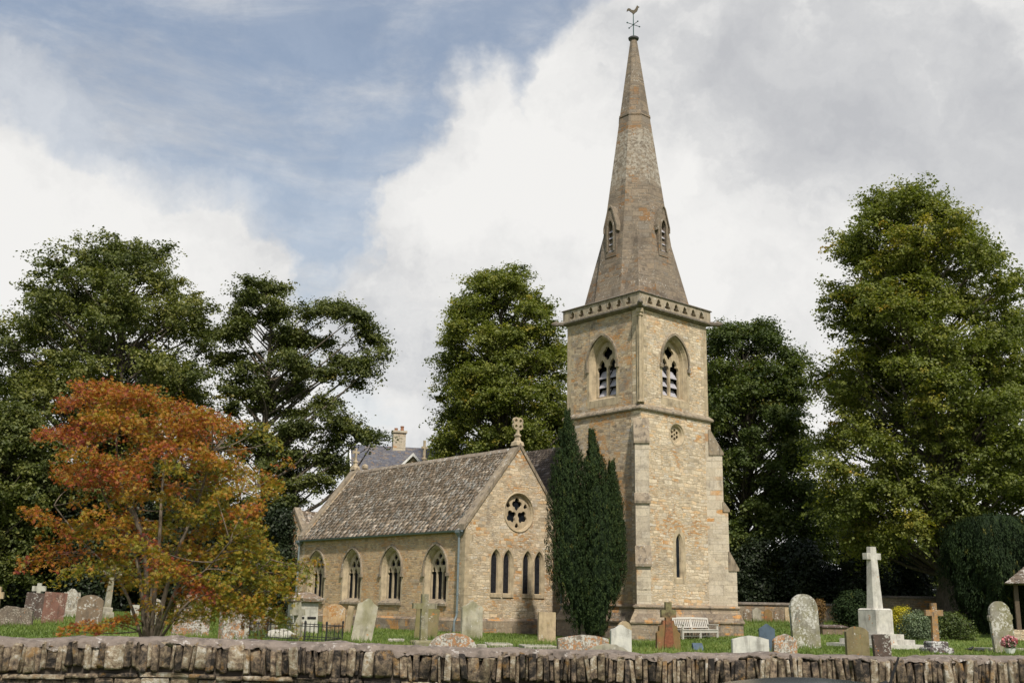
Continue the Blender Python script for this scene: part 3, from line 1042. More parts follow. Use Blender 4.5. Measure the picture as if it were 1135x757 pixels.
bm = bmesh.new()
rings = [octa(z) for z in np.arange(ZB, 26.1, 1.0)] + [octa(26.1), octa(26.1, 0.035), octa(26.22, 0.035), octa(26.24)] + [octa(z) for z in (27, 28, 29, 30, ZT)]
loft(bm, rings, True, False, True)
o0 = octa(ZB)
hs = 2.02
for k, (sx, sy) in enumerate(((1, 1), (-1, 1), (-1, -1), (1, -1))):
    P = bm.verts.new((axis0.x + sx * hs, axis0.y + sy * hs, ZB))
    # octagon vertices either side of this diagonal
    ang = R(45 + 90 * k)
    za = 19.75
    c = axis(za)
    A = bm.verts.new((c.x + math.cos(ang) * (ap(za) + 0.01), c.y + math.sin(ang) * (ap(za) + 0.01), za))
    v1 = bm.verts.new(o0[(2 * k) % 8]); v2 = bm.verts.new(o0[(2 * k + 1) % 8])
    bm.faces.new((P, v1, A)); bm.faces.new((P, A, v2))
SP = obj('spire', bm, M['spire'], CH)
for k, nrm in enumerate((Vector((0, -1)), Vector((-1, 0)))):
    side = Vector((1, 0)) if k == 0 else Vector((0, 1))
    c2 = axis(18.8)
    fr = ap(18.2) + 0.03

    def lm(u, v, d, c2=c2, nrm=nrm, side=side, fr=fr):
        p = c2 + side * u + nrm * (fr - d)
        return (p.x, p.y, v - 0.32)
    bm = bmesh.new()
    hole = arch(0, 18.75, 0.36, 20.0, 0.42, 5)
    plate(bm, [(-0.36, 18.5), (0.36, 18.5), (0.36, 20.05), (0.10, 20.95), (0, 21.05), (-0.10, 20.95), (-0.36, 20.05)], [hole], lm, 0.8, False)
    L = obj('lucarne', bm, M['spire'], CH)
    bm = bmesh.new()
    gi = [(0.40, 19.80), (0.40, 20.05), (0.12, 20.97), (0, 21.12), (-0.12, 20.97), (-0.40, 20.05), (-0.40, 19.85)]
    go = [(0.46, 19.80), (0.46, 20.07), (0.17, 21.02), (0, 21.22), (-0.17, 21.02), (-0.46, 20.07), (-0.46, 19.80)]
    plate(bm, go + gi[::-1], [], lambda u, v, d: lm(u, v, d - 0.05), 0.9)
    hh = open_arch(0, 0.36, 20.0, 0.42, 1.2, 5); h2 = open_arch(0, 0.52, 20.0, 0.56, 1.2, 5)
    plate(bm, h2 + hh[::-1], [], lambda u, v, d: lm(u, v, d - 0.04), 0.1)
    obj('gablet', bm, M['spirestone'], L)
    bm = bmesh.new()
    for kk in range(4):
        z = 18.8 + kk * 0.33
        plate(bm, [(-0.2, z), (0.2, z), (0.2, z + 0.03), (-0.2, z + 0.03)], [], lambda u, v, d: lm(u, v + d * 1.0, 0.06 + d), 0.22)
    obj('louvres', bm, M['louvre'], L)
    bm = bmesh.new(); plate(bm, arch(0, 18.7, 0.4, 20.0, 0.46, 5), [], lambda u, v, d: lm(u, v, 0.3 + d), 0.02); obj('backing', bm, M['dark'], L)
c = axis1
bm = bmesh.new()
tube(bm, [(c.x, c.y, z) for z in (30.68, 30.74, 30.80, 30.88, 30.93, 30.98)], [0.15, 0.17, 0.27, 0.29, 0.22, 0.06], 16)
obj('capstone', bm, M['lead'], CH, smooth=False)
# weathervane
WV = empty('weathervane', (c.x, c.y, 30.95)); WV.parent = CH; WV.location = (c.x, c.y, 30.95)
bm = bmesh.new(); tube(bm, [(0, 0, 0), (0, 0, 0.1), (0, 0, 1.0), (0, 0, 1.42)], [0.05, 0.028, 0.026, 0.02], 8)
tube(bm, [(0, 0, 0.70), (0, 0, 0.74), (0, 0, 0.78)], [0.03, 0.055, 0.03], 8)
obj('rod', bm, M['verdigris'], WV)
bm = bmesh.new()
for ang in (R(-12), R(78)):
    dx, dy = math.cos(ang), math.sin(ang)
    tube(bm, [(-0.36 * dx, -0.36 * dy, 0.74), (0.36 * dx, 0.36 * dy, 0.74)], 0.018, 6)
    for s_ in (-1, 1):
        e_ = Vector((0.40 * dx * s_, 0.40 * dy * s_, 0.74))
        tube(bm, [e_ - Vector((dx, dy, 0)) * 0.04 * s_, e_, e_ + Vector((dx, dy, 0)) * 0.05 * s_], [0.015, 0.05, 0.012], 6)
obj('compass_arms', bm, M['verdigris'], WV)
bm = bmesh.new()
cock = [(-0.36, 0.04), (-0.33, 0.16), (-0.26, 0.22), (-0.17, 0.20), (-0.10, 0.12), (0.02, 0.09), (0.10, 0.16), (0.16, 0.28), (0.20, 0.37), (0.24, 0.36), (0.27, 0.31), (0.33, 0.29), (0.27, 0.25), (0.25, 0.14), (0.20, 0.03), (0.10, -0.05), (0.03, -0.13), (-0.03, -0.13), (-0.06, -0.05), (-0.16, 0.02), (-0.24, 0.10), (-0.30, 0.06)]
ca, sa = math.cos(R(-45)), math.sin(R(-45))
plate(bm, cock, [], lambda u, v, d: (u * ca - (d - .03) * sa, u * sa + (d - .03) * ca, 1.50 + v), 0.06)
obj('cockerel', bm, M['bronze'], WV)

# ---- aisle
AX0, AX1, AY0, AY1 = -4.71, 1.79, 6.69, 21.75
AXM = (AX0 + AX1) / 2
EZ, RZ = 4.86, 8.80
rose_c = (AXM, 5.72)
lan_x = [AXM + o for o in (-1.38, -0.62, 0.62, 1.38)]
lans = [arch(x_, 1.84, 0.60, 3.38, 0.55, 6) for x_ in lan_x]
bm = bmesh.new()
plate(bm, [(AX0, -0.3), (AX1, -0.3), (AX1, EZ + 0.1), (AXM, RZ + 0.12), (AX0, EZ + 0.1)], lans + [circle(*rose_c, 0.92)], west(AY0), 0.55)
obj('aisle_gable_wall', bm, M['rubble'], CH)
bm = bmesh.new()
plate(bm, [(AX0, -0.3), (AX1, -0.3), (AX1, EZ + 0.1), (AXM, RZ + 0.12), (AX0, EZ + 0.1)], [], west(AY1 - 0.55), 0.55)
obj('aisle_gable_wall', bm, M['rubble'], CH)
win_y = [AY0 + o for o in (2.2, 5.88, 9.5, 13.1)]
wins = [arch(y_, 1.42, 1.72, 2.95, 1.08) for y_ in win_y]
bm = bmesh.new()
plate(bm, rect(AY0 + 0.55, AY1 - 0.55, -0.3, EZ), wins, south(AX0), 0.55)
obj('aisle_wall', bm, M['aisle_south'], CH)
quoins('quoins', AX0, AY0, 1, 1, 0.75, EZ - 0.1, 'xy')
# plinth of the aisle
bm = bmesh.new()
ring = [(AX1, AY0), (AX0, AY0), (AX0, AY1)]
prf = [(-0.3, 0.16), (0.62, 0.16), (0.72, 0.05), (0.73, -0.01)]
loft(bm, [[(AX1, AY0 - o, z), (AX0 - o, AY0 - o, z), (AX0 - o, AY1, z)] for z, o in prf], closed=False)
obj('plinth', bm, M['plinth'], CH)
for y_, wo in zip(win_y, wins):
    mp = south(AX0)
    bm = bmesh.new()
    inn = arch(y_, 1.50, 1.44, 2.95, 0.92)
    plate(bm, arch(y_, 1.28, 2.0, 2.95, 1.24), [wo], south(AX0 - 0.006), 0.06, False)
    jamb(bm, wo, inn, mp, -0.003, 0.27)
    t = obj('aisle_window', bm, M['dressed'], CH)
    lw = 0.375
    holes = [cusped(y_ + o, 1.54, lw, 2.68, 1.0) for o in (-0.465, 0, 0.465)]
    holes += [quatrefoil(y_ - 0.235, 3.28, 0.19, 3, R(90), 20, 0.35), quatrefoil(y_ + 0.235, 3.28, 0.19, 3, R(90), 20, 0.35), quatrefoil(y_, 3.58, 0.15, 4, 0, 20, 0.35)]
    bm = bmesh.new()
    plate(bm, arch(y_, 1.50, 1.46, 2.95, 0.94), holes, lambda u, v, d: mp(u, v, 0.25 + d), 0.09)
    obj('tracery', bm, M['dressed'], t)
    bm = bmesh.new(); plate(bm, arch(y_, 1.45, 1.56, 2.95, 1.0), [], lambda u, v, d: mp(u, v, 0.38 + d), 0.02); obj('pane', bm, M['glass'], t)
    bm = bmesh.new()
    band(bm, open_arch(y_, 1.80, 2.95, 1.15, 0.2), open_arch(y_, 1.94, 2.95, 1.27, 0.2), mp, 0.085)
    for s_ in (-1, 1):
        yy = y_ + s_ * 0.97
        box(bm, AX0 - 0.10, AX0 + .05, yy - 0.1, yy + 0.1, 2.62, 2.78)
    obj('hood_mould', bm, M['weathered'], t)
    bm = bmesh.new()
    loft(bm, [[(AX0 + a, yv, b) for a, b in ((0.3, 1.58), (-0.02, 1.42), (-0.10, 1.36), (-0.10, 1.26), (0.05, 1.24))] for yv in (y_ - 0.95, y_ + 0.95)], True, True, True)
    obj('sill', bm, M['weathered'], t)
for x_, lo in zip(lan_x, lans):
    bm = bmesh.new()
    inn = arch(x_, 1.9, 0.37, 3.40, 0.40, 6)
    plate(bm, arch(x_, 1.72, 0.74, 3.38, 0.68, 6), [lo], west(AY0 - 0.006), 0.05, False)
    jamb(bm, lo, inn, west(AY0), -0.003, 0.2)
    t = obj('lancet_window', bm, M['dressed'], CH)
    bm = bmesh.new(); plate(bm, arch(x_, 1.86, 0.5, 3.40, 0.5, 6), [], west(AY0 + 0.19), 0.02); obj('pane', bm, M['stained'], t)
    bm = bmesh.new(); box(bm, x_ - 0.33, x_ + 0.33, AY0 - 0.05, AY0 + 0.1, 1.70, 1.86); obj('sill', bm, M['dressed'], t)
# rose window
bm = bmesh.new()
loft(bm, [[(u, AY0 + d, v) for u, v in circle(*rose_c, r)] for r, d in ((0.98, -0.01), (0.95, -0.04), (0.92, -0.04), (0.90, 0.03), (0.87, 0.04), (0.83, 0.17))])
t = obj('rose_window', bm, M['dressed'], CH)
holes = [quatrefoil(rose_c[0] + 0.40 * math.cos(a), rose_c[1] + 0.40 * math.sin(a), 0.315, 4, R(90) if a < 2 else a, 32, 0.36) for a in (R(90), R(210), R(330))]
holes += [quatrefoil(rose_c[0] + 0.63 * math.cos(a), rose_c[1] + 0.63 * math.sin(a), 0.13, 3, R(90), 18, 0.35) for a in (R(270), R(30), R(150))]
bm = bmesh.new(); plate(bm, circle(*rose_c, 0.85), holes, west(AY0 + 0.14), 0.1); obj('tracery', bm, M['dressed'], t)
bm = bmesh.new(); plate(bm, circle(*rose_c, 0.86), [], west(AY0 + 0.29), 0.02); obj('pane', bm, M['glass'], t)


# slate roofs: every slate a thin tapering slab, courses diminishing to the ridge
def slates(name, o, u, v, L, S, mat, parent, e0=0.27, e1=0.14, seed=0, slab=0.12):
    o, u, v = np.array(o, float), np.array(u, float), np.array(v, float)
    nrm = np.cross(u, v); nrm /= np.linalg.norm(nrm)
    if nrm[2] < 0: nrm = -nrm
    r = np.random.default_rng(seed)
    VV, FF, T = [], [], []
    s, k = -0.05, 0
    while s < S - 0.02:
        e = e0 + (e1 - e0) * s / S
        x = -r.random() * 0.3
        while x < L:
            w = r.uniform(0.16, 0.42) * (0.7 + 0.5 * (1 - s / S))
            x0, x1 = max(0, x + 0.004), min(L, x + w - 0.004)
            if x1 - x0 > 0.03:
                th = r.uniform(0.018, 0.04)
                dn = r.normal(0, 0.012)
                s0, s1 = s + dn, min(S, s + e * 1.7)
                lift0, lift1 = th + 0.022 + r.normal(0, .003), 0.008
                tw = r.normal(0, 0.003)
                b = [o + u * x0 + v * s0 + nrm * (lift0 + tw), o + u * x1 + v * (s0 + r.normal(0, .008)) + nrm * (lift0 - tw), o + u * x1 + v * s1 + nrm * lift1, o + u * x0 + v * s1 + nrm * lift1]
                bot = [p - nrm * th for p in b]
                i = len(VV)
                VV += b + bot
                ff = [(0, 1, 2, 3), (4, 5, 1, 0), (5, 6, 2, 1), (7, 4, 0, 3)]
                FF += [tuple(i + a for a in f) for f in ff]
                T += [float(np.clip(r.normal(0.45, 0.2), 0, 0.85)) if r.random() > 0.13 else r.uniform(0.9, 1.0)] * 4
            x += w
        s += e; k += 1
    # deck beneath
    i = len(VV)
    c = [o, o + u * L, o + u * L + v * S, o + v * S]
    VV += [p + nrm * 0.003 for p in c] + [p - nrm * slab for p in c]
    FF += [tuple(i + a for a in f) for f in ((0, 1, 2, 3), (7, 6, 5, 4), (4, 5, 1, 0), (5, 6, 2, 1), (7, 4, 0, 3), (6, 7, 3, 2))]
    T += [0.2] * 6
    ob = np_mesh(name, np.array(VV), np.array(FF), mat, None, T)
    ob.parent = parent
    return ob


sl_len = math.hypot(AXM - AX0, RZ - EZ)
vS = Vector((AXM - AX0, 0, RZ - EZ)).normalized()
over = 0.22
slates('aisle_roof', (AX0 - vS.x * over, AY0 + 0.30, EZ - vS.z * over + 0.03), (0, 1, 0), vS, AY1 - AY0 - 0.6, sl_len + over, M['slates'], CH, seed=3)
vN = Vector((-(AX1 - AXM), 0, RZ - EZ)).normalized()
slates('aisle_roof', (AX1, AY0 + 0.30, EZ + 0.03), (0, 1, 0), vN, AY1 - AY0 - 0.6, sl_len, M['slates'], CH, seed=4)
bm = bmesh.new()
y_ = AY0 + 0.3
while y_ < AY1 - 0.35:
    l = random.uniform(0.4, 0.6)
    dz = random.uniform(-0.012, 0.012)
    loft(bm, [[(AXM + a, yv, RZ + 0.05 + b + dz) for a, b in ((-0.16, -0.12), (-0.03, 0.07), (0.03, 0.07), (0.16, -0.12), (0, -0.02))] for yv in (y_, min(AY1 - 0.35, y_ + l - 0.008))], True, True, True)
    y_ += l
obj('ridge_stones', bm, M['ridge'], CH)
# gable copings (raised above the slates)
for yc in (AY0, AY1 - 0.42):
    bm = bmesh.new()
    for sx in (-1, 1):
        x0 = AX0 - 0.14 if sx < 0 else AX1 + 0.14
        z0 = EZ - 0.16
        loft(bm, [[(x0, yc - 0.06, z0), (x0, yc + 0.46, z0), (x0, yc + 0.46, z0 + 0.24), (x0, yc + 0.2, z0 + 0.27), (x0, yc - 0.06, z0 + 0.24)],
                  [(AXM, yc - 0.06, RZ + 0.08), (AXM, yc + 0.46, RZ + 0.08), (AXM, yc + 0.46, RZ + 0.32), (AXM, yc + 0.2, RZ + 0.35), (AXM, yc - 0.06, RZ + 0.32)]], True, True, True)
    obj('gable_coping', bm, M['weathered'], CH)


def gable_cross(x, y, z, s=1.0, ring=True, kind=0):
    bm = bmesh.new()
    loft(bm, [[(x + a * w, y + b * w, z + h) for a, b in ((-1, -1), (1, -1), (1, 1), (-1, 1))] for h, w in ((-0.12, 0.23 * s), (0.05 * s, 0.20 * s), (0.12 * s, 0.12 * s), (0.3 * s, 0.08 * s), (0.34 * s, 0.12 * s), (0.40 * s, 0.12 * s), (0.45 * s, 0.065 * s), (0.62 * s, 0.055 * s))], True, True, True)
    mp = lambda u, v, d: (x + u * s, y - 0.06 + d, z + 0.6 * s + v * s)
    if kind == 0:      # pierced four-lobed head
        plate(bm, quatrefoil(0, 0.34, 0.345, 4, R(45), 40, 0.25), [circle(a * 0.135, 0.34 + b * 0.135, 0.085, 10) for a in (-1, 1) for b in (-1, 1)], mp, 0.12)
        plate(bm, rect(-0.06, 0.06, -0.05, 0.08), [], mp, 0.12)
    elif kind == 1:
        cr = [(-.05, -.05), (.05, -.05), (.05, .30), (.16, .30), (.22, .25), (.22, .45), (.16, .40), (.05, .40), (.05, .52), (.09, .60), (-.09, .60), (-.05, .52), (-.05, .40), (-.16, .40), (-.22, .45), (-.22, .25), (-.16, .30), (-.05, .30)]
        plate(bm, cr, [], mp, 0.12)
    else:
        cr = [(-.07, -.05), (.07, -.05), (.06, .42), (.2, .44), (.2, .56), (.06, .56), (.07, .95), (-.07, .95), (-.06, .56), (-.2, .56), (-.2, .44), (-.06, .42)]
        plate(bm, cr, [], mp, 0.12)
    return obj('gable_cross', bm, M['finial'], CH)


gable_cross(AXM, AY0 + 0.18, RZ + 0.30, 1.05, kind=0)
gable_cross(AXM, AY1 - 0.22, RZ + 0.30, 0.98, kind=1)
# small kneeler finial part-way down the far gable
bm = bmesh.new()
k = 0.16
xk, zk = AXM + 0.7, RZ - 0.35
loft(bm, [[(xk + a * w, AY1 - 0.2 + b * w, zk + h) for a, b in ((-1, -1), (1, -1), (1, 1), (-1, 1))] for h, w in ((0, 0.2), (0.5, 0.12), (0.62, 0.08), (0.7, 0.14), (0.85, 0.14), (0.95, 0.05))], True, True, True)
obj('finial', bm, M['finial'], CH)
# eaves gutter and downpipes
bm = bmesh.new()
gx = AX0 - vS.x * over - 0.07
gz = EZ - vS.z * over - 0.02
sec = [(0.07 * math.cos(a), 0.07 * math.sin(a)) for a in (R(180 + 22.5 * k) for k in range(9))]
sec = sec + [(0.085, 0.02), (0.055, 0.02)] + [(0.055 * math.cos(a), 0.055 * math.sin(a)) for a in (R(360 - 22.5 * k) for k in range(9))] + [(-0.055, 0.02), (-0.085, 0.02)]
loft(bm, [[(gx + a, yv, gz + b) for a, b in sec] for yv in (AY0 + 0.02, AY1 + 0.1)], True, True, True)
obj('gutter', bm, M['gutter'], CH)


def downpipe(x, y, ztop, sx=-1):
    bm = bmesh.new()
    loft(bm, [[(x + a * w, y + b * w, z) for a, b in ((-1, -1), (1, -1), (1, 1), (-1, 1))] for z, w in ((ztop, 0.15), (ztop - 0.12, 0.15), (ztop - 0.26, 0.07), (ztop - 0.3, 0.06))], True, True, True)
    tube(bm, [(x, y, z) for z in (ztop - 0.28, 0.95)] + [(x - 0.03, y, 0.8), (x - 0.14, y - 0.02, 0.62), (x - 0.16, y - 0.02, 0.4), (x - 0.16, y - 0.02, 0.1)], 0.052, 10)
    for z in (3.2, 1.75, 0.98):
        tube(bm, [(x, y, z), (x, y, z + 0.1)], 0.068, 10)
    return obj('downpipe', bm, M['gutter'], CH)


downpipe(AX0 - 0.16, AY0 + 0.28, gz + 0.02)
downpipe(AX0 - 0.16, AY1 - 0.2, gz + 0.02)
downpipe(1.30, AY0 - 0.12, 4.6)

# ---- nave behind the aisle, joining the tower
NX0, NX1, NY0, NY1 = 1.6, 6.4, 4.9, 22.6
NXM = 4.0
NRZ = sight(600, 498.5, 'x', NXM)[2]
NEZ = NRZ - (NXM - NX0) * 1.2
fin = sight(471, 497, 'x', NXM)
NY1 = fin[1] + 0.2
bm = bmesh.new()
box(bm, NX0, NX1, NY0, NY1 - 0.3, -0.3, NEZ)
plate(bm, [(NX0, -0.3), (NX1, -0.3), (NX1, NEZ), (NXM, NRZ + .05), (NX0, NEZ)], [], west(NY1 - 0.3), 0.3)
plate(bm, [(NX0 + .01, 6.0), (NX1 - .01, 6.0), (NX1 - .01, NEZ), (NXM, NRZ), (NX0 + .01, NEZ)], [], west(NY0 + 0.02), 0.3)
obj('nave_wall', bm, M['rubble_south'], CH)
ns = math.hypot(NXM - NX0, NRZ - NEZ) + 0.15
vv = Vector((NXM - NX0, 0, NRZ - NEZ)).normalized()
slates('nave_roof', (NX0 - vv.x * 0.15, NY0 - 0.05, NEZ - vv.z * 0.15), (0, 1, 0), vv, NY1 - NY0 - 0.2, ns, M['slates_dark'], CH, seed=8)
slates('nave_roof', (NX1 + vv.x * 0.15, NY0 - 0.05, NEZ - vv.z * 0.15), (0, 1, 0), Vector((-vv.x, 0, vv.z)), NY1 - NY0 - 0.2, ns, M['slates_dark'], CH, seed=9)
gable_cross(NXM, NY1 - 0.15, NRZ + 0.1, 1.0, kind=2)
# ---- vestry east of the aisle with a gable to the south
vx = AX0 + 0.9
VY0, VY1 = AY1 + 0.3, AY1 + 4.6
VYM = (VY0 + VY1) / 2
VE, VR = 4.0, 6.55
bm = bmesh.new()
vh = [arch(VYM, 3.4, 0.32, 4.6, 0.3, 5)]
plate(bm, [(VY0, -0.3), (VY1, -0.3), (VY1, VE), (VYM, VR), (VY0, VE)], vh, south(vx), 0.5)
box(bm, vx + 0.5, vx + 5, VY0, VY0 + 0.4, -0.3, VE); box(bm, vx + 0.5, vx + 5, VY1 - 0.4, VY1, -0.3, VE)
obj('vestry_wall', bm, M['rubble'], CH)
bm = bmesh.new(); plate(bm, arch(VYM, 3.3, 0.5, 4.6, 0.4, 5), [], south(vx + 0.2), 0.02); obj('vestry_pane', bm, M['glass'], CH)
for sgn, yb in ((1, VY0), (-1, VY1)):
    v_ = Vector((0, sgn * (VYM - VY0), VR - VE)).normalized()
    slates('vestry_roof', (vx + 0.3, yb - sgn * 0.1, VE - 0.06), (1, 0, 0), v_, 5.0, math.hypot(VYM - VY0, VR - VE) + 0.12, M['slates'], CH, seed=12 + sgn)
bm = bmesh.new()
for sgn, yb in ((1, VY0 - 0.1), (-1, VY1 + 0.1)):
    loft(bm, [[(vx - 0.05, yv, zv), (vx + 0.4, yv, zv), (vx + 0.4, yv, zv + 0.22), (vx - 0.05, yv, zv + 0.22)] for yv, zv in ((yb, VE - 0.15), (VYM, VR))], True, True, True)
obj('vestry_coping', bm, M['weathered'], CH)

# ------------------------------------------------------------------ vegetation
def unit(n):
    v = rng.normal(0, 1, (n, 3))
    return v / np.linalg.norm(v, axis=1, keepdims=True)


def leaf_quads(C, Nn, L, wr=0.6, axis=None, jitter=1.0, fold=0.0):
    """a lens-shaped leaf per centre: C centres, Nn normals, L lengths; axis = preferred direction of the blade"""
    n = len(C)
    a = unit(n) if axis is None else axis + unit(n) * 0.35 * jitter
    a = a - Nn * np.sum(a * Nn, 1, keepdims=True)
    a /= np.linalg.norm(a, axis=1, keepdims=True) + 1e-9
    b = np.cross(Nn, a)
    L = L[:, None]
    V = np.stack([C - a * L * 0.5, C + b * L * wr * 0.5 + a * L * 0.08 + Nn * L * fold, C + a * L * 0.5, C - b * L * wr * 0.5 + a * L * 0.08 + Nn * L * fold], 1).reshape(-1, 3)
    return V, np.arange(4 * n).reshape(-1, 4)


def profile_fn(prof, Z):
    """silhouette rows (py, xl, xr) in photo pixels at depth Z -> height, centre x, radius as arrays sorted by height"""
    rows = []
    for py, xl, xr in prof:
        a, b = at(xl, py, Z), at(xr, py, Z)
        rows.append(((a.z + b.z) / 2, (a.x + b.x) / 2, (b.x - a.x) / 2))
    rows.sort()
    return np.array(rows)


def limb(bm, p0, p1, r0, r1, bend=0.12, seg=6, n=5, sag=0.0):
    p0, p1 = Vector(p0), Vector(p1)
    L = (p1 - p0).length
    off = Vector(unit(1)[0]) * L * bend
    pts, rad = [], []
    for i in range(n + 1):
        t = i / n
        pts.append(p0.lerp(p1, t) + off * math.sin(math.pi * t) + Vector((0, 0, -sag * L * math.sin(math.pi * t))))
        rad.append(r0 + (r1 - r0) * t)
    tube(bm, pts, rad, seg, False)
    return pts


def make_tree(name, label, cat, prof, Z, mat, leaves=90000, leaf=0.2, blobs=60, blobr=0.26, spray=0.55, per=45, trunk_px=None, trunk_r=0.4, group=None,
              open_=0.0, squash=0.75, extra=(), inner=0.25, tint0=0.45, tvar=0.16, seed=1, trunk_base=None, flare=1.6, depth=1.0, up=0.6, gapn=0.0):
    global rng
    rng = np.random.default_rng(seed)
    pr = profile_fn(prof, Z)
    zmin, zmax = pr[0, 0], pr[-1, 0]
    f = lambda z, k: np.interp(z, pr[:, 0], pr[:, k])
    tx = f(zmin, 1) if trunk_px is None else at(trunk_px, 650, Z).x
    base = Vector((tx, Z, tz(tx, Z) - 0.05)) if trunk_base is None else trunk_base
    root = empty(name, base, 0, label, cat, group)
    # clumps through the crown: most in an uneven shell, the rest filling the inside
    zz = np.linspace(zmin, zmax, 80)
    wgt = f(zz, 2) + 0.12 * f(zz, 2).max()
    Rm = f(zz, 2).max()
    cs, rs = [], []
    ph = rng.uniform(0, 6.28, 8)
    tries = 0
    while len(cs) < blobs and tries < blobs * 60:
        tries += 1
        z = rng.choice(zz, p=wgt / wgt.sum()) + rng.normal(0, 0.2)
        th = rng.uniform(0, 2 * math.pi)
        lobe = 0.97 + 0.13 * math.sin(3 * th + ph[0] + z * 0.6) + 0.11 * math.sin(5 * th + ph[1] - z * 0.9) + 0.09 * math.sin(1.5 * z + ph[2] + 2 * th)
        R0 = float(f(z, 2)) * min(1.06, lobe)
        rb = blobr * Rm * rng.uniform(0.6, 1.35)
        rb = min(rb, max(R0 * 0.9, 0.3))
        rad = max(0.0, R0 - rb * 0.8) * (rng.uniform(0.82, 1.0) if rng.random() > inner else math.sqrt(rng.uniform(0.0, 0.75)))
        c = np.array([f(z, 1) + rad * math.cos(th), Z + rad * depth * math.sin(th), max(min(z, zmax - rb * squash * 0.7), zmin + rb * squash * 0.2)])
        # pockets of air in the crown
        if open_ > 0 and math.sin(c[0] * 1.1 + ph[3]) * math.sin(c[2] * 1.25 + ph[4] + 0.5 * c[0]) + 0.5 * math.sin(c[1] * 1.3 + ph[5]) > 0.9 - open_:
            continue
        if cs and tries < blobs * 30:
            d = np.linalg.norm(np.array(cs) - c, axis=1)
            if (d < 0.50 * (np.array(rs) + rb)).any():
                continue
        cs.append(c); rs.append(rb)
    for px, py, dy, r in extra:          # single boughs reaching out of the crown
        p = at(px, py, Z + dy); cs.append(np.array(p[:])); rs.append(r * 1.12)
    cs, rs = np.array(cs), np.array(rs)
    ns = int(leaves / per)
    pick = rng.choice(len(cs), ns, p=rs ** 1.7 / (rs ** 1.7).sum())
    u = unit(ns); u[:, 2] = np.abs(u[:, 2]) * np.where(rng.random(ns) < 0.66, 1, -1)
    rr_ = rs[pick][:, None] * (rng.uniform(0.25, 1.12, ns)[:, None])
    sc = cs[pick] + u * rr_ * np.array([1, 1, squash])
    k = rng.poisson(per, ns)
    rep = np.repeat(np.arange(ns), k)
    n = len(rep)
    ssz = spray * rng.uniform(0.45, 1.4, ns)
    dirn = u * np.array([1, 1, 0.35]) + unit(ns) * 0.45
    dirn /= np.linalg.norm(dirn, axis=1, keepdims=True)
    along = np.clip(rng.normal(0.1, 0.5, n), -1.0, 1.0)
    off = dirn[rep] * (along * ssz[rep])[:, None] + np.clip(rng.normal(0, 0.26, (n, 3)), -.5, .5) * ssz[rep][:, None] * np.array([1, 1, 0.55])
    off[:, 2] -= 0.22 * along ** 2 * ssz[rep]
    C = sc[rep] + off
    Nn = unit(n) * 0.8 + u[rep] * 0.45 + np.array([0, 0, up])
    Nn /= np.linalg.norm(Nn, axis=1, keepdims=True)
    L = leaf * rng.uniform(0.55, 1.25, n)
    V, F = leaf_quads(C, Nn, L, 0.66, fold=0.08)
    tint = np.clip((tint0 + rng.normal(0, tvar, len(cs))[pick] * 0.6 + rng.normal(0, tvar, ns))[rep] + rng.normal(0, 0.06, n), 0, 0.93)
    tint[(rng.random(ns) < 0.006)[rep]] = 1.0
    # bare wood
    bm = bmesh.new()
    top = Vector((f(zmin + 0.8 * (zmax - zmin), 1), Z, zmin + 0.86 * (zmax - zmin)))
    H = top.z - base.z
    pts, rad = [], []
    for i in range(11):
        t = i / 10
        p = base.lerp(top, t) + Vector((0.25 * math.sin(t * 5 + seed), 0.25 * math.cos(t * 4 + seed), 0)) * min(1, t * 3)
        pts.append(p); rad.append(trunk_r * ((1 + (flare - 1) * math.exp(-t * H / 0.7)) * (1 - t * 0.85)))
    tube(bm, [base - Vector((0, 0, 0.3))] + pts, [rad[0] * 1.1] + rad, 12, False)
    hs_ = np.array([p.z for p in pts])
    for c, r in zip(cs, rs):
        c = Vector(c)
        dist = math.hypot(c.x - float(np.interp(c.z, hs_, [p.x for p in pts])), c.y - Z)
        zs = min(max(base.z + 0.12 * H, c.z - dist * 0.75 - 0.4), top.z - 0.3)
        s = Vector((float(np.interp(zs, hs_, [p.x for p in pts])), float(np.interp(zs, hs_, [p.y for p in pts])), zs))
        tt = (zs - base.z) / H
        r0 = min(trunk_r * (1 - 0.8 * tt) * 0.5, 0.03 + 0.02 * (c - s).length)
        limb(bm, s, c, r0, 0.025, 0.10, 5, 5)
        for j in range(2):
            e = c + Vector(unit(1)[0]) * r * 0.9
            limb(bm, c.lerp(s, 0.15), e, 0.022, 0.008, 0.1, 4, 3)
    obj('trunk', bm, M['bark'], root, world=True, smooth=True, uv=False)
    np_mesh('crown', V, F, mat, root, tint)
    return root


rng = np.random.default_rng(11)
G_TREE = 'tall trees around the churchyard'
make_tree('lime_tree', 'tallest broad lime tree at the right, yellow tinged, behind the white war memorial', 'tree',
          [(208, 985, 1014), (225, 950, 1048), (250, 925, 1062), (270, 920, 1108), (300, 914, 1122), (340, 912, 1132), (380, 905, 1150), (430, 900, 1165), (480, 896, 1170), (530, 898, 1170), (575, 905, 1165), (605, 925, 1130)],
          62, M['lime'], 330000, 0.19, 190, 0.19, 0.75, 40, 1052, 0.62, G_TREE, seed=21, tint0=0.52, flare=2.0, open_=0.16)
make_tree('lime_tree', 'round topped green tree rising behind the nave roof, left of the tower', 'tree',
          [(302, 530, 572), (316, 508, 596), (345, 492, 616), (380, 484, 630), (410, 478, 642), (440, 478, 650), (470, 476, 652), (500, 478, 655), (530, 485, 655), (560, 495, 640)],
          84, M['lime'], 210000, 0.22, 190, 0.17, 0.85, 40, 565, 0.6, G_TREE, seed=33, tint0=0.52, open_=0.10)
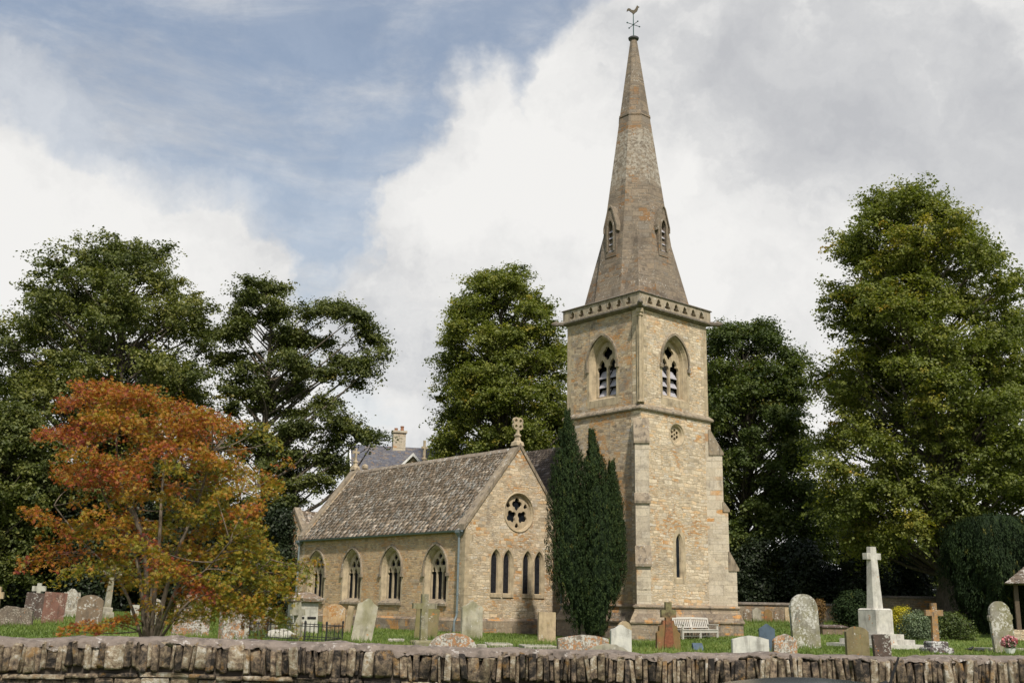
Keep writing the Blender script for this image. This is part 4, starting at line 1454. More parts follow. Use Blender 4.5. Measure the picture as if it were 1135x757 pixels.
make_tree('broadleaf_tree', 'dark spreading tree directly behind the right side of the tower', 'tree',
          [(360, 795, 850), (378, 775, 872), (400, 765, 888), (430, 758, 900), (470, 752, 902), (510, 750, 905), (560, 750, 915), (610, 752, 918), (650, 756, 910), (676, 765, 900)],
          76, M['oak'], 220000, 0.21, 220, 0.17, 0.85, 40, 820, 0.55, G_TREE, seed=43, tint0=0.44, open_=0.06)
make_tree('broadleaf_tree', 'big dark dome shaped tree behind the red maple at the far left', 'tree',
          [(270, 120, 172), (288, 80, 215), (320, 35, 240), (360, 8, 246), (400, -10, 250), (440, -20, 254), (480, -25, 262), (530, -30, 268), (580, -30, 262), (620, -20, 250)],
          68, M['sycamore'], 270000, 0.205, 190, 0.17, 0.75, 40, 110, 0.6, G_TREE, seed=54, tint0=0.54, open_=0.12)
make_tree('broadleaf_tree', 'open branched dark tree with sky gaps, between the domed tree and the slate house', 'tree',
          [(308, 275, 312), (325, 260, 330), (345, 254, 338), (368, 246, 346), (392, 243, 350), (415, 244, 352), (440, 246, 352), (465, 250, 350), (500, 252, 350), (520, 256, 345), (545, 262, 340), (575, 268, 335)],
          72, M['sycamore'], 125000, 0.20, 95, 0.22, 0.7, 40, 300, 0.45, G_TREE, seed=65, tint0=0.45, open_=0.30, squash=0.6, inner=0.2,
          extra=[(345, 348, 0, 1.1), (362, 342, 1, .9), (378, 345, 0, 1.0), (395, 350, -1, 1.0), (404, 362, 0, .9), (412, 378, 1, 1.0), (414, 396, 0, 1.0), (405, 410, -1, .9), (390, 404, 0, .9), (375, 398, 1, .8), (365, 415, 0, 1.0), (395, 425, 0, .7), (360, 380, 2, .8),
                 (362, 450, 0, 1.0), (372, 468, -1, 1.1), (388, 474, 0, 1.0), (402, 482, 0, .9), (416, 487, -1, .7), (370, 490, 0, 1.1), (360, 510, 0, 1.2), (375, 520, 1, .9), (352, 535, 0, 1.2), (268, 330, 0, .8), (250, 372, 1, .9), (244, 400, 0, .8)])
make_tree('broadleaf_tree', 'low dark leaved tree cut by the left edge of the photo', 'tree',
          [(448, -60, 30), (470, -80, 52), (510, -90, 62), (550, -90, 60), (600, -90, 50), (650, -80, 40)],
          60, M['sycamore'], 110000, 0.19, 150, 0.17, 0.7, 40, -30, 0.4, G_TREE, seed=76, tint0=0.5)
make_tree('broadleaf_tree', 'dark tree filling the gap between the tower and the tall lime tree', 'tree',
          [(540, 895, 950), (565, 880, 985), (600, 875, 1010), (640, 880, 1015), (675, 890, 1010)],
          88, M['oak'], 60000, 0.25, 60, 0.24, 0.8, 40, 940, 0.4, G_TREE, seed=87, tint0=0.4)


def shrub(name, label, cat, prof, Z, mat, leaves, leaf, seed, blobs=24, blobr=0.4, tint0=0.5, group=None, depth=0.8, wr=0.6, up=0.5, core=True, spray=0.3):
    """leafy bush down to the ground: lumpy core of foliage and sprays over it"""
    global rng
    rng = np.random.default_rng(seed)
    pr = profile_fn(prof, Z)
    f = lambda z, k: np.interp(z, pr[:, 0], pr[:, k])
    gx = f(pr[0, 0], 1)
    base = Vector((gx, Z, tz(gx, Z) - 0.03))
    root = empty(name, base, 0, label, cat, group)
    zmin, zmax = max(base.z + 0.05, pr[0, 0]), pr[-1, 0]
    zz = rng.uniform(zmin, zmax, blobs)
    R0 = f(zz, 2)
    rb = np.minimum(blobr * R0 + 0.15, R0 + 0.05) * rng.uniform(0.7, 1.2, blobs)
    th = rng.uniform(0, 2 * math.pi, blobs)
    rad = np.maximum(0, R0 - rb * 0.8)
    cs = np.stack([f(zz, 1) + rad * np.cos(th), Z + rad * depth * np.sin(th), np.maximum(np.minimum(zz, zmax - rb * 0.7), zmin + 0.1)], 1)
    pick = rng.choice(blobs, leaves, p=rb ** 2 / (rb ** 2).sum())
    u = unit(leaves)
    C = cs[pick] + u * (rb[pick] * rng.uniform(0.5, 1.1, leaves))[:, None] + rng.normal(0, 0.03, (leaves, 3))
    C[:, 2] = np.maximum(C[:, 2], base.z + 0.05)
    Nn = u * 0.7 + unit(leaves) * 0.7 + np.array([0, 0, up]); Nn /= np.linalg.norm(Nn, axis=1, keepdims=True)
    V, F = leaf_quads(C, Nn, leaf * rng.uniform(0.6, 1.3, leaves), wr, fold=0.06)
    tint = np.clip(tint0 + rng.normal(0, 0.15, blobs)[pick] + rng.normal(0, 0.15, leaves), 0, 1)
    bm = bmesh.new()
    for c in cs:
        limb(bm, base + Vector((rng.normal(0, 0.1), rng.normal(0, 0.1), 0)), c, 0.05, 0.012, 0.1, 5, 4)
    obj('stems', bm, M['bark'], root, world=True, uv=False)
    np_mesh('foliage', V, F, mat, root, tint)
    return root


# drooping and columnar yews: fine upright or hanging sprays over a dark inner mass
def yew(root, cols_, Z, n, sprig, seed, droop=False, zoff=0.0, tint0=0.45, per=9):
    global rng
    rng = np.random.default_rng(seed)
    VV, FF, TT = [], [], []
    iv = 0
    for prof, dz, share in cols_:
        pr = profile_fn(prof, Z + dz)
        pr = np.vstack([pr, [pr[-1, 0] + (0.15 if not droop else 0.1), pr[-1, 1], 0.12]])
        f = lambda z, k: np.interp(z, pr[:, 0], pr[:, k])
        z0, z1 = pr[0, 0], pr[-1, 0]
        # inner mass
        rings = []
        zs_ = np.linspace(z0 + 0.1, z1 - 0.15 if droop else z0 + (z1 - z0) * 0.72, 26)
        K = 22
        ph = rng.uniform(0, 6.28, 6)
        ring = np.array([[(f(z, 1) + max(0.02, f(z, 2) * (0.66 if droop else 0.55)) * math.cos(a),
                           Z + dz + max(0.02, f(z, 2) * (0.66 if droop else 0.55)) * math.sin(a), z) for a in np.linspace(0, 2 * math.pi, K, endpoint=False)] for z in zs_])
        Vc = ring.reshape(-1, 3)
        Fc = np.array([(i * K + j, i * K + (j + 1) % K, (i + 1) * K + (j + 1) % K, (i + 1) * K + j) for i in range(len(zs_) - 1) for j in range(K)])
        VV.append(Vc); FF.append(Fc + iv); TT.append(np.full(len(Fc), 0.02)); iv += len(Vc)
        m = int(n * share / per)
        zg = np.linspace(z0, z1, 80); w = f(zg, 2) + 0.15
        z = rng.choice(zg, m, p=w / w.sum()) + rng.uniform(-0.1, 0.1, m)
        th = rng.uniform(0, 2 * math.pi, m)
        flute = 1.06 - 0.22 * np.abs(np.sin(4.5 * th + ph[2] + 0.25 * z + 0.3 * np.sin(1.1 * z))) ** 1.5 + 0.05 * np.sin(13 * th + ph[3] - 0.5 * z) + 0.05 * np.sin(2.6 * z + 4 * th)
        if droop:
            rad = f(z, 2) * flute * rng.uniform(0.84, 1.02, m)
            sc = np.stack([f(z, 1) + rad * np.cos(th), Z + dz + rad * np.sin(th), z], 1)
            out = np.stack([np.cos(th), np.sin(th), np.zeros(m)], 1)
        else:
            # upright plumes packed round the column, each with its own tip
            K2 = 11
            ang = np.linspace(0, 2 * math.pi, K2, endpoint=False) + rng.uniform(-0.2, 0.2, K2)
            topk = z0 + (z1 - z0) * rng.uniform(0.70, 0.97, K2); topk[:3] = z1 + np.array([0, -0.2, -0.45])
            botk = z0 - 0.1 + (z1 - z0) * rng.uniform(0.0, 0.35, K2) * (rng.random(K2) < 0.5)
            pk = rng.choice(K2, m, p=np.array([2.2, 1.8, 1.6] + [1.0] * (K2 - 3)) / (K2 + 2.6))
            t01 = rng.uniform(0, 1, m) ** 0.9
            z = botk[pk] + (topk[pk] - botk[pk]) * t01
            tap = np.sqrt(np.clip(1 - t01 ** 4.5, 0.02, 1)) * np.clip(0.62 + 4 * t01, 0, 1)
            Rz = f(z, 2)
            offr = Rz * np.where(topk[pk] > z1 - 0.5, 0.60 * (1 - t01 ** 5), 0.66)
            pr_ = np.maximum(Rz * np.where(t01 > 0.75, 0.62, 0.48) * tap, 0.10) * rng.uniform(0.75, 1.05, m)
            sc = np.stack([f(z, 1) + offr * np.cos(ang[pk]) + pr_ * np.cos(th), Z + dz + offr * np.sin(ang[pk]) + pr_ * np.sin(th), z], 1)
            out = np.stack([np.cos(th) + 0.6 * np.cos(ang[pk]), np.sin(th) + 0.6 * np.sin(ang[pk]), np.zeros(m)], 1)
            out /= np.linalg.norm(out, axis=1, keepdims=True) + 1e-6
        rep = np.repeat(np.arange(m), per)
        q = len(rep)
        t = rng.uniform(0, 1, q)
        vert = np.array([0, 0, -1.0 if droop else 1.0])
        ax = out * (0.32 if not droop else 0.22) + vert
        C = sc[rep] + ax[rep] * (t * sprig * 2.0)[:, None] + rng.normal(0, sprig * 0.25, (q, 3)) * np.array([1, 1, .6])
        Nn = out[rep] * 0.9 + unit(q) * 0.6; Nn /= np.linalg.norm(Nn, axis=1, keepdims=True)
        V, F = leaf_quads(C, Nn, sprig * rng.uniform(0.7, 1.4, q), 0.34, axis=ax[rep] + unit(q) * 0.35)
        tint = np.clip((tint0 + rng.normal(0, 0.14, m) + 0.12 * np.sin(4 * th + 1.3 * z))[rep] + rng.normal(0, 0.12, q), 0.03, 0.93)
        tint[(rng.random(m) < 0.012)[rep]] = 1.0
        VV.append(V); FF.append(F + iv); TT.append(tint); iv += len(V)
    np_mesh('foliage', np.concatenate(VV), np.concatenate(FF), M['yewleaf'], root, np.concatenate(TT))


b = at(653, 690, 46.6); b.z = tz(b.x, b.y)
iy = empty('irish_yew', b, 0, 'dark green columnar yew with two pointed tops in front of the tower', 'yew tree')
bm = bmesh.new()
for dx in (-0.2, 0.0, 0.22):
    tube(bm, [b + Vector((dx, 0, -0.2)), b + Vector((dx * 1.3, 0, 0.7)), b + Vector((dx * 3, 0, 3.0))], [0.14, 0.12, 0.08], 8)
obj('trunk', bm, M['bark'], iy, world=True, uv=False)
yew(iy, [([(460, 622, 635), (480, 616, 639), (500, 612, 643), (540, 610, 650), (580, 608, 656), (620, 607, 662), (645, 611, 666), (670, 622, 668), (690, 630, 670), (705, 636, 670)], 0.25, 0.42),
         ([(482, 650, 661), (500, 645, 666), (520, 642, 673), (560, 640, 684), (600, 639, 690), (640, 640, 693), (665, 644, 686), (685, 648, 678), (702, 652, 674)], -0.2, 0.40),
         ([(514, 674, 682), (530, 670, 685), (560, 668, 690), (600, 668, 693), (640, 664, 694), (665, 660, 684)], 0.1, 0.18)], 46.6, 165000, 0.085, 88, tint0=0.5)
b = at(1105, 690, 55); b.z = tz(b.x, b.y)
ry = empty('weeping_yew', b, 0, 'very dark yew with hanging sprays beside the lychgate at right', 'yew tree')
bm = bmesh.new()
tube(bm, [b + Vector((0, 0, -0.2)), b + Vector((0.1, 0, 1.2)), b + Vector((0.2, 0, 3.5))], [0.35, 0.28, 0.2], 10)
obj('trunk', bm, M['bark'], ry, world=True, uv=False)
yew(ry, [([(572, 1068, 1130), (585, 1050, 1150), (605, 1044, 1160), (635, 1048, 1165), (660, 1058, 1165), (680, 1068, 1160), (700, 1080, 1150)], 0, 1.0)], 55, 70000, 0.13, 91, droop=True, tint0=0.3)

# shrubs along the back of the churchyard
G_SH = 'shrubs along the back of the churchyard'
shrub('clipped_bush', 'dark clipped bush left of the white war memorial', 'bush', [(656, 934, 952), (665, 926, 962), (680, 922, 966), (696, 922, 966)], 57, M['yewleaf'], 16000, 0.10, 101, 26, 0.35, 0.35)
shrub('golden_shrub', 'bright yellow shrub just right of the war memorial plinth', 'bush', [(674, 990, 1002), (680, 984, 1012), (690, 982, 1014), (698, 984, 1012)], 52, M['yellowleaf'], 5000, 0.08, 102, 16, 0.4)
shrub('silver_shrub', 'grey green shrub between the golden shrub and the orange cross', 'bush', [(678, 1005, 1022), (685, 996, 1034), (695, 994, 1040), (704, 996, 1038)], 49, M['greyleaf'], 7000, 0.08, 103, 18, 0.4)
shrub('dark_shrub', 'low dark green shrub behind the orange cross', 'bush', [(680, 1040, 1062), (690, 1030, 1076), (700, 1028, 1082), (708, 1030, 1084)], 50, M['oak'], 8000, 0.09, 104, 20, 0.4, 0.35)
shrub('russet_shrub', 'small russet leaved shrub behind the tall round topped headstone', 'bush', [(664, 904, 914), (672, 898, 920), (684, 896, 922)], 60, M['brownleaf'], 2500, 0.10, 105, 12, 0.4)
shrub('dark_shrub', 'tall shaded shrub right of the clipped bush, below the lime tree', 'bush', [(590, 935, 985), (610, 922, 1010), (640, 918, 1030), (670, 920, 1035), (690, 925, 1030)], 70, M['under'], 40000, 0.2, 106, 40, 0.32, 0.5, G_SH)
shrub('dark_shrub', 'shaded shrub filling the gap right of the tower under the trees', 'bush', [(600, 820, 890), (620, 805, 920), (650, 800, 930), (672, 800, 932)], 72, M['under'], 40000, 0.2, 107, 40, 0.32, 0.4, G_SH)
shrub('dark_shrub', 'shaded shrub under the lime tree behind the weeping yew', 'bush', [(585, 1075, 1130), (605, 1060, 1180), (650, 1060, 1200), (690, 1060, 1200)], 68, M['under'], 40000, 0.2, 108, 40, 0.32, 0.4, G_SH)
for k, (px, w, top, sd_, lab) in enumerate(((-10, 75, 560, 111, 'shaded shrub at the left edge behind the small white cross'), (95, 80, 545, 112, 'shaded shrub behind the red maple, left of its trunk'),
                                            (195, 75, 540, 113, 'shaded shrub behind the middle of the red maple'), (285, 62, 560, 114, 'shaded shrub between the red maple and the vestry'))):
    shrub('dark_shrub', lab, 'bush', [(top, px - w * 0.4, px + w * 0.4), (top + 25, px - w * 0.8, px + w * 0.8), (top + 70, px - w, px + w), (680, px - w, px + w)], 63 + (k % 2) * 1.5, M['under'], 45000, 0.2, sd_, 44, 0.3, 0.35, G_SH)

# a far wood that closes the view beyond the churchyard
rng = np.random.default_rng(200)
n = 70000
hx = rng.uniform(-95, 95, n)
hgt = 7 + 2.2 * np.sin(hx * 0.13) + 1.6 * np.sin(hx * 0.41 + 1) + 0.9 * np.sin(hx * 1.3)
C = np.stack([hx, 128 + rng.normal(0, 2.5, n), hgt * np.sqrt(rng.uniform(0, 1, n)) + 0.5], 1)
Nn = unit(n) + np.array([0, -0.5, 0.5]); Nn /= np.linalg.norm(Nn, axis=1, keepdims=True)
V, F = leaf_quads(C, Nn, 0.8 * rng.uniform(0.6, 1.3, n), 0.7, fold=0.06)
tag(np_mesh('distant_wood', V, F, M['sycamore'], None, np.clip(rng.normal(0.35, 0.2, n), 0, 0.9)), kind='stuff')

# ------------------------------------------------------------------ the red Japanese maple in front
def maple():
    global rng
    rng = np.random.default_rng(314)
    Z = 25.0
    b = at(168, 700, Z); b.z = tz(b.x, Z) - 0.03
    root = empty('japanese_maple', b, 0, 'autumn red and orange maple with several stems behind the front wall', 'tree')
    prof = [(424, 100, 138), (442, 75, 190), (462, 60, 268), (485, 52, 288), (520, 48, 306), (555, 46, 316), (590, 44, 322), (620, 50, 326), (645, 80, 328), (668, 120, 320), (682, 205, 300)]
    pr = profile_fn(prof, Z)
    f = lambda z, k: np.interp(z, pr[:, 0], pr[:, k])
    # flat layered sprays of leaves, spread through the crown
    S = []
    def add(px, py, dy, r):
        p = at(px, py, Z + dy); S.append((p.x, p.y, p.z, r))
    tries = 0
    while len(S) < 165 and tries < 12000:
        tries += 1
        z = rng.uniform(pr[0, 0], pr[-1, 0]); R0 = float(f(z, 2))
        rad = R0 * math.sqrt(rng.uniform(0.1, 1.0)) * 0.93; th = rng.uniform(0, 6.283)
        c = np.array([f(z, 1) + rad * math.cos(th), Z + rad * 0.85 * math.sin(th), z])
        r = rng.uniform(0.2, 0.46)
        if any((abs(c[2] - s[2]) < 0.30 and math.hypot(c[0] - s[0], c[1] - s[1]) < 0.55 * (r + s[3])) for s in S):
            continue
        # the crown has two domes with a dip between and open pockets near the stems
        S.append((c[0], c[1], c[2], r))
    for px, py, dy, r in ((108, 424, 0, .2), (124, 430, .2, .22), (98, 446, .4, .35), (72, 452, .2, .2), (150, 440, .2, .25), (176, 450, -.2, .25), (238, 462, 0, .3), (258, 468, .3, .25), (285, 474, .3, .25), (304, 488, 0, .2), (316, 512, 0, .2), (50, 480, 0, .25), (205, 478, -.4, .3), (44, 618, -.3, .32), (32, 622, -.2, .2), (62, 610, -.2, .35),
                          (330, 628, -.6, .35), (318, 640, -.8, .35), (345, 622, -.5, .22), (300, 655, -1, .4), (270, 668, -1, .4), (240, 672, -1.2, .35), (95, 692, -1.0, .3), (120, 690, -1.0, .3), (75, 698, -1.0, .22), (140, 684, -.8, .25)):
        add(px, py, dy, r)
    S = np.array(S)
    ns = len(S)
    ktot = 39000
    pick = rng.choice(ns, ktot, p=S[:, 3] ** 2 / (S[:, 3] ** 2).sum())
    rr2 = np.sqrt(rng.uniform(0, 1, ktot)) ** 0.8; a = rng.uniform(0, 6.283, ktot)
    lump = 1 + 0.25 * np.sin(3 * a + pick) + 0.2 * np.sin(5 * a + 2.1 * pick)
    r = S[pick, 3] * rr2 * lump * 1.25
    tilt = rng.normal(0, 0.30, (ns, 2))
    C = S[pick, :3] + np.stack([r * np.cos(a), r * np.sin(a), tilt[pick, 0] * r * np.cos(a) + tilt[pick, 1] * r * np.sin(a) - 0.20 * r * r / S[pick, 3] + rng.normal(0, 0.085, ktot)], 1)
    Nn = unit(ktot) * 0.62 + np.array([0, -0.12, 0.62]); Nn /= np.linalg.norm(Nn, axis=1, keepdims=True)
    ax = unit(ktot) * 0.7 + np.array([0, 0, -0.45]); ax -= Nn * np.sum(ax * Nn, 1, keepdims=True); ax /= np.linalg.norm(ax, axis=1, keepdims=True)
    bx = np.cross(Nn, ax)
    L = 0.072 * rng.uniform(0.6, 1.3, ktot)
    VV, FF = [], []
    for q, (ang, ln) in enumerate(((0, 1.0), (48, 0.85), (-48, 0.85), (95, 0.55), (-95, 0.55))):
        d = ax * math.cos(R(ang)) + bx * math.sin(R(ang)); e = np.cross(Nn, d)
        l = (L * ln)[:, None]
        v = np.stack([C, C + d * l * 0.5 + e * l * 0.16, C + d * l - Nn * l * 0.12, C + d * l * 0.5 - e * l * 0.16], 1).reshape(-1, 3)
        VV.append(v); FF.append(np.arange(4 * ktot).reshape(-1, 4) + q * 4 * ktot)
    patch = 0.53 + 0.055 * (S[:, 0] - b.x) - 0.055 * (S[:, 2] - 3.6) + 0.14 * np.sin(S[:, 0] * 1.7 + 1.0) * np.sin(S[:, 2] * 2.1) + 0.08 * np.sin(S[:, 1] * 2.3)
    tt = np.clip((patch + rng.normal(0, 0.13, ns))[pick] + rng.normal(0, 0.19, ktot), 0, 1)
    np_mesh('crown', np.concatenate(VV), np.concatenate(FF), M['mapleleaf'], root, np.tile(tt, 5))
    bm = bmesh.new()
    stems = []
    foot = b + Vector((0, 0, -0.2))
    for tpx, tpy, dy, r0 in ((128, 470, 0.3, .075), (98, 500, -.5, .06), (190, 470, .5, .065), (235, 500, -.2, .07), (285, 540, .4, .055), (60, 560, .3, .045), (255, 600, -1.3, .04), (300, 620, -.4, .04), (150, 500, 1.5, .05)):
        e = at(tpx, tpy, Z + dy)
        f1 = foot + Vector(((e.x - b.x) * 0.06, (e.y - b.y) * 0.06, 0.55))
        m1 = b.lerp(e, 0.42) + Vector(((b.x - e.x) * 0.10, 0, 0.30)) + Vector(unit(1)[0]) * 0.10
        m2 = b.lerp(e, 0.72) + Vector(unit(1)[0]) * 0.13
        pts = [foot, f1, m1, m2, e]
        # finer curve
        fine = []
        for i in range(len(pts) - 1):
            p0 = pts[max(0, i - 1)]; p1 = pts[i]; p2 = pts[i + 1]; p3 = pts[min(len(pts) - 1, i + 2)]
            for k in range(4):
                t = k / 4
                fine.append(0.5 * ((2 * p1) + (p2 - p0) * t + (2 * p0 - 5 * p1 + 4 * p2 - p3) * t * t + (-p0 + 3 * p1 - 3 * p2 + p3) * t ** 3))
        fine.append(pts[-1])
        m = len(fine)
        rad = [r0 * (1.35 if i < 2 else 1) * (1 - 0.85 * i / (m - 1)) + 0.006 for i in range(m)]
        tube(bm, fine, rad, 7, False)
        stems.append((fine, rad))
    allp = np.array([p[:] for fn, _ in stems for p in fn[4:]])
    for s in S:
        d = np.linalg.norm((allp - s[:3]) * np.array([1, 1, 1.3]), axis=1) + 0.9 * np.maximum(0, allp[:, 2] - s[2] + 0.1)
        st = allp[d.argmin()]
        limb(bm, st, s[:3], 0.017, 0.006, 0.10, 5, 5)
        for j in range(3):
            a_ = rng.uniform(0, 6.283)
            limb(bm, s[:3], (s[0] + s[3] * math.cos(a_), s[1] + s[3] * math.sin(a_), s[2] - 0.08), 0.006, 0.003, 0.1, 4, 3)
    tube(bm, [b + Vector((0, 0, -0.3)), b, b + Vector((0, 0, 0.35))], [0.26, 0.19, 0.15], 12, False)
    obj('trunk', bm, M['maplebark'], root, world=True, smooth=True, uv=False)


maple()

# ------------------------------------------------------------------ house beyond the church
HZ = 92.0
hr = [at(392, 494, HZ), at(462, 492, HZ)]
hb = Vector((hr[0].x, HZ, 0))
HO = empty('house', (hr[0].x, HZ, 0), R(14), 'house with blue grey slate roof and chimney behind the chapel roof', 'house')
LH = (hr[1].x - hr[0].x) * 1.05
zr = hr[0].z
he = zr - 5.2
bm = bmesh.new()
box(bm, 0, LH + 4, -5.2, 5.2, -0.2, he)
plate(bm, [(-5.2, he), (5.2, he), (0, zr - 0.1)], [], lambda u, v, d: (d + 0.0, u, v), 0.3)
plate(bm, [(-5.2, he), (5.2, he), (0, zr - 0.1)], [], lambda u, v, d: (LH + 3.7 + d, u, v), 0.3)
obj('wall', bm, M['rubble'], HO)
for s_ in (-1, 1):
    bm = bmesh.new()
    loft(bm, [[(xv, s_ * 5.5, he - 0.3), (xv, s_ * 5.5, he - 0.12), (xv, 0, zr + 0.12), (xv, 0, zr - 0.02)] for xv in (-0.3, LH + 4.3)], True, True, True)
    obj('roof', bm, M['houseslate'], HO)
bm = bmesh.new()
for s_ in (-1, 1):
    loft(bm, [[(-0.42, s_ * 5.6, he - 0.45), (-0.42, s_ * 5.6, he - 0.08), (-0.42, 0, zr + 0.16), (-0.42, 0, zr - 0.22)], [(-0.303, s_ * 5.6, he - 0.45), (-0.303, s_ * 5.6, he - 0.08), (-0.303, 0, zr + 0.16), (-0.303, 0, zr - 0.22)]], True, True, True)
obj('bargeboard', bm, M['whitepaint'], HO)
# dormer gablet
dx_ = at(446, 508, HZ - 3).x - hr[0].x
dzt = at(447, 503, HZ - 3).z
bm = bmesh.new()
plate(bm, [(dx_ - 1.0, dzt - 3), (dx_ + 1.0, dzt - 3), (dx_ + 1.0, dzt - 1.2), (dx_, dzt - 0.15), (dx_ - 1.0, dzt - 1.2)], [], lambda u, v, d: (u, -3.9 + d, v), 2.5)
D = obj('dormer', bm, M['rubble'], HO)
bm = bmesh.new()
for s_ in (-1, 1):
    loft(bm, [[(dx_ + s_ * 1.25, yv, dzt - 1.45), (dx_ + s_ * 1.25, yv, dzt - 1.2), (dx_, yv, dzt + 0.12), (dx_, yv, dzt - 0.14)] for yv in (-4.25, -4.1)], True, True, True)
obj('bargeboard', bm, M['whitepaint'], D)
bm = bmesh.new()
for s_ in (-1, 1):
    loft(bm, [[(dx_ + s_ * 1.2, yv, dzt - 1.3), (dx_ + s_ * 1.2, yv, dzt - 1.15), (dx_, yv, dzt + 0.14), (dx_, yv, dzt + 0.0)] for yv in (-4.09, -0.5)], True, True, True)
obj('dormer_roof', bm, M['houseslate'], D)
cx_ = at(442.5, 484, HZ).x - hr[0].x
czt = at(442, 476, HZ).z
bm = bmesh.new()
box(bm, cx_ - 0.55, cx_ + 0.55, -0.4, 0.4, zr - 0.5, czt - 0.2)
box(bm, cx_ - 0.65, cx_ + 0.65, -0.5, 0.5, czt - 0.198, czt)
CHM = obj('chimney', bm, M['ashlar'], HO)
for ox, hh_ in ((-0.28, 0.25), (0.25, 0.45)):
    bm = bmesh.new(); tube(bm, [(cx_ + ox, 0, czt), (cx_ + ox, 0, czt + hh_ * 0.8), (cx_ + ox, 0, czt + hh_ * 0.82), (cx_ + ox, 0, czt + hh_)], [0.17, 0.14, 0.18, 0.17], 10)
    obj('chimney_pot', bm, M['terracotta'], CHM)

# ------------------------------------------------------------------ walls at the back
def low_wall(name, label, p0, p1, h, mat, cap=True):
    p0, p1 = Vector(p0), Vector(p1)
    d = p1 - p0
    root = empty(name, p0, math.atan2(d.y, d.x), label, 'wall')
    L = math.hypot(d.x, d.y)
    bm = bmesh.new(); box(bm, 0, L, -0.2, 0.2, -0.4, h); obj('courses', bm, mat, root)
    bm = bmesh.new()
    loft(bm, [[(xv, -0.28, h + 0.003), (xv, 0.28, h + 0.003), (xv, 0.26, h + 0.09), (xv, 0, h + 0.14), (xv, -0.26, h + 0.09)] for xv in (-0.05, L + 0.05)], True, True, True)
    obj('coping', bm, M['weathered_dark'], root)
    return root


M['wallback'] = masonry('shaded wall stone', 0.35, 0.14, [(0, (0.15, 0.12, 0.085)), (0.5, (0.24, 0.19, 0.125)), (1, (0.2, 0.165, 0.125))], orange=0.4, dark=0.6)
a_, b_ = at(800, 668, 64), at(934, 669, 64)
a_.z = tz(a_.x, 64); b_.z = tz(b_.x, 64)
low_wall('stone_wall', 'low shaded wall right of the tower with a row of old headstones against it', a_, b_, at(870, 670, 64).z - tz(b_.x, 64), M['wallback'])
a_, b_ = at(972, 662, 63), at(1060, 664, 63)
a_.z = tz(a_.x, 63); b_.z = tz(b_.x, 63)
low_wall('stone_wall', 'low stone wall between the war memorial and the lime tree trunk', a_, b_, at(1000, 663, 63).z - tz(b_.x, 63), M['wallback'])


# ------------------------------------------------------------------ headstones and monuments
GM = {}


def gmat(key):
    if key in GM:
        return GM[key]
    defs = {
        'grey': dict(base=(0.30, 0.275, 0.225), white=0.25, orange=0.05, dark=0.45, green=0.4),
        'greygreen': dict(base=(0.36, 0.335, 0.26), white=0.15, orange=0.03, dark=0.35, green=0.5),
        'buff': dict(base=(0.40, 0.31, 0.20), white=0.12, orange=0.12, dark=0.35, green=0.2, ocol=(0.38, 0.2, 0.06)),
        'brown': dict(base=(0.175, 0.13, 0.09), white=0.5, orange=0.1, dark=0.5),
        'mossy': dict(base=(0.22, 0.20, 0.14), white=0.35, orange=0.0, dark=0.6, green=0.7, scale=1.5),
        'rust': dict(base=(0.42, 0.29, 0.16), white=0.45, orange=0.5, dark=0.3, ocol=(0.36, 0.17, 0.05)),
        'redlichen': dict(base=(0.17, 0.088, 0.066), white=0.6, orange=0.1, dark=0.5, scale=1.5, wcol=(0.40, 0.34, 0.28)),
        'redbrown': dict(base=(0.24, 0.10, 0.05), white=0.05, orange=0.3, dark=0.5, green=0.5, ocol=(0.30, 0.09, 0.03)),
        'lichen': dict(base=(0.22, 0.18, 0.145), white=0.95, orange=0.62, dark=0.5, scale=1.6, ocol=(0.35, 0.165, 0.065)),
        'lichenpink': dict(base=(0.135, 0.108, 0.085), white=0.65, orange=0.1, dark=0.5, scale=1.6, wcol=(0.42, 0.38, 0.31)),
        'lichendark': dict(base=(0.085, 0.06, 0.05), white=0.5, orange=0.12, dark=0.5, scale=1.7),
        'white': dict(base=(0.47, 0.46, 0.425), white=0.3, orange=0.0, dark=0.42),
        'whitegrey': dict(base=(0.40, 0.385, 0.33), white=0.3, orange=0.05, dark=0.35),
        'greywhite': dict(base=(0.25, 0.235, 0.19), white=0.75, orange=0.05, dark=0.7, green=0.6, scale=0.8),
        'slate': dict(base=(0.075, 0.105, 0.14), white=0.0, orange=0.0, dark=0.15),
        'olive': dict(base=(0.19, 0.155, 0.085), white=0.15, orange=0.15, dark=0.4, green=0.6),
        'whitelichen': dict(base=(0.30, 0.27, 0.22), white=0.8, orange=0.15, dark=0.75, scale=1.5),
        'orange': dict(base=(0.25, 0.165, 0.09), white=0.4, orange=0.5, dark=0.9, scale=1.6, ocol=(0.36, 0.17, 0.04)),
        'memorial': dict(base=(0.47, 0.455, 0.41), white=0.15, orange=0.03, dark=0.3, green=0.1),
        'darkstone': dict(base=(0.085, 0.07, 0.065), white=0.85, orange=0.05, dark=0.5, wcol=(0.6, 0.6, 0.58)),
        'slab': dict(base=(0.33, 0.31, 0.26), white=0.4, orange=0.08, dark=0.3, green=0.2),
    }
    GM[key] = stone_mat('gravestone ' + key, **defs[key])
    return GM[key]


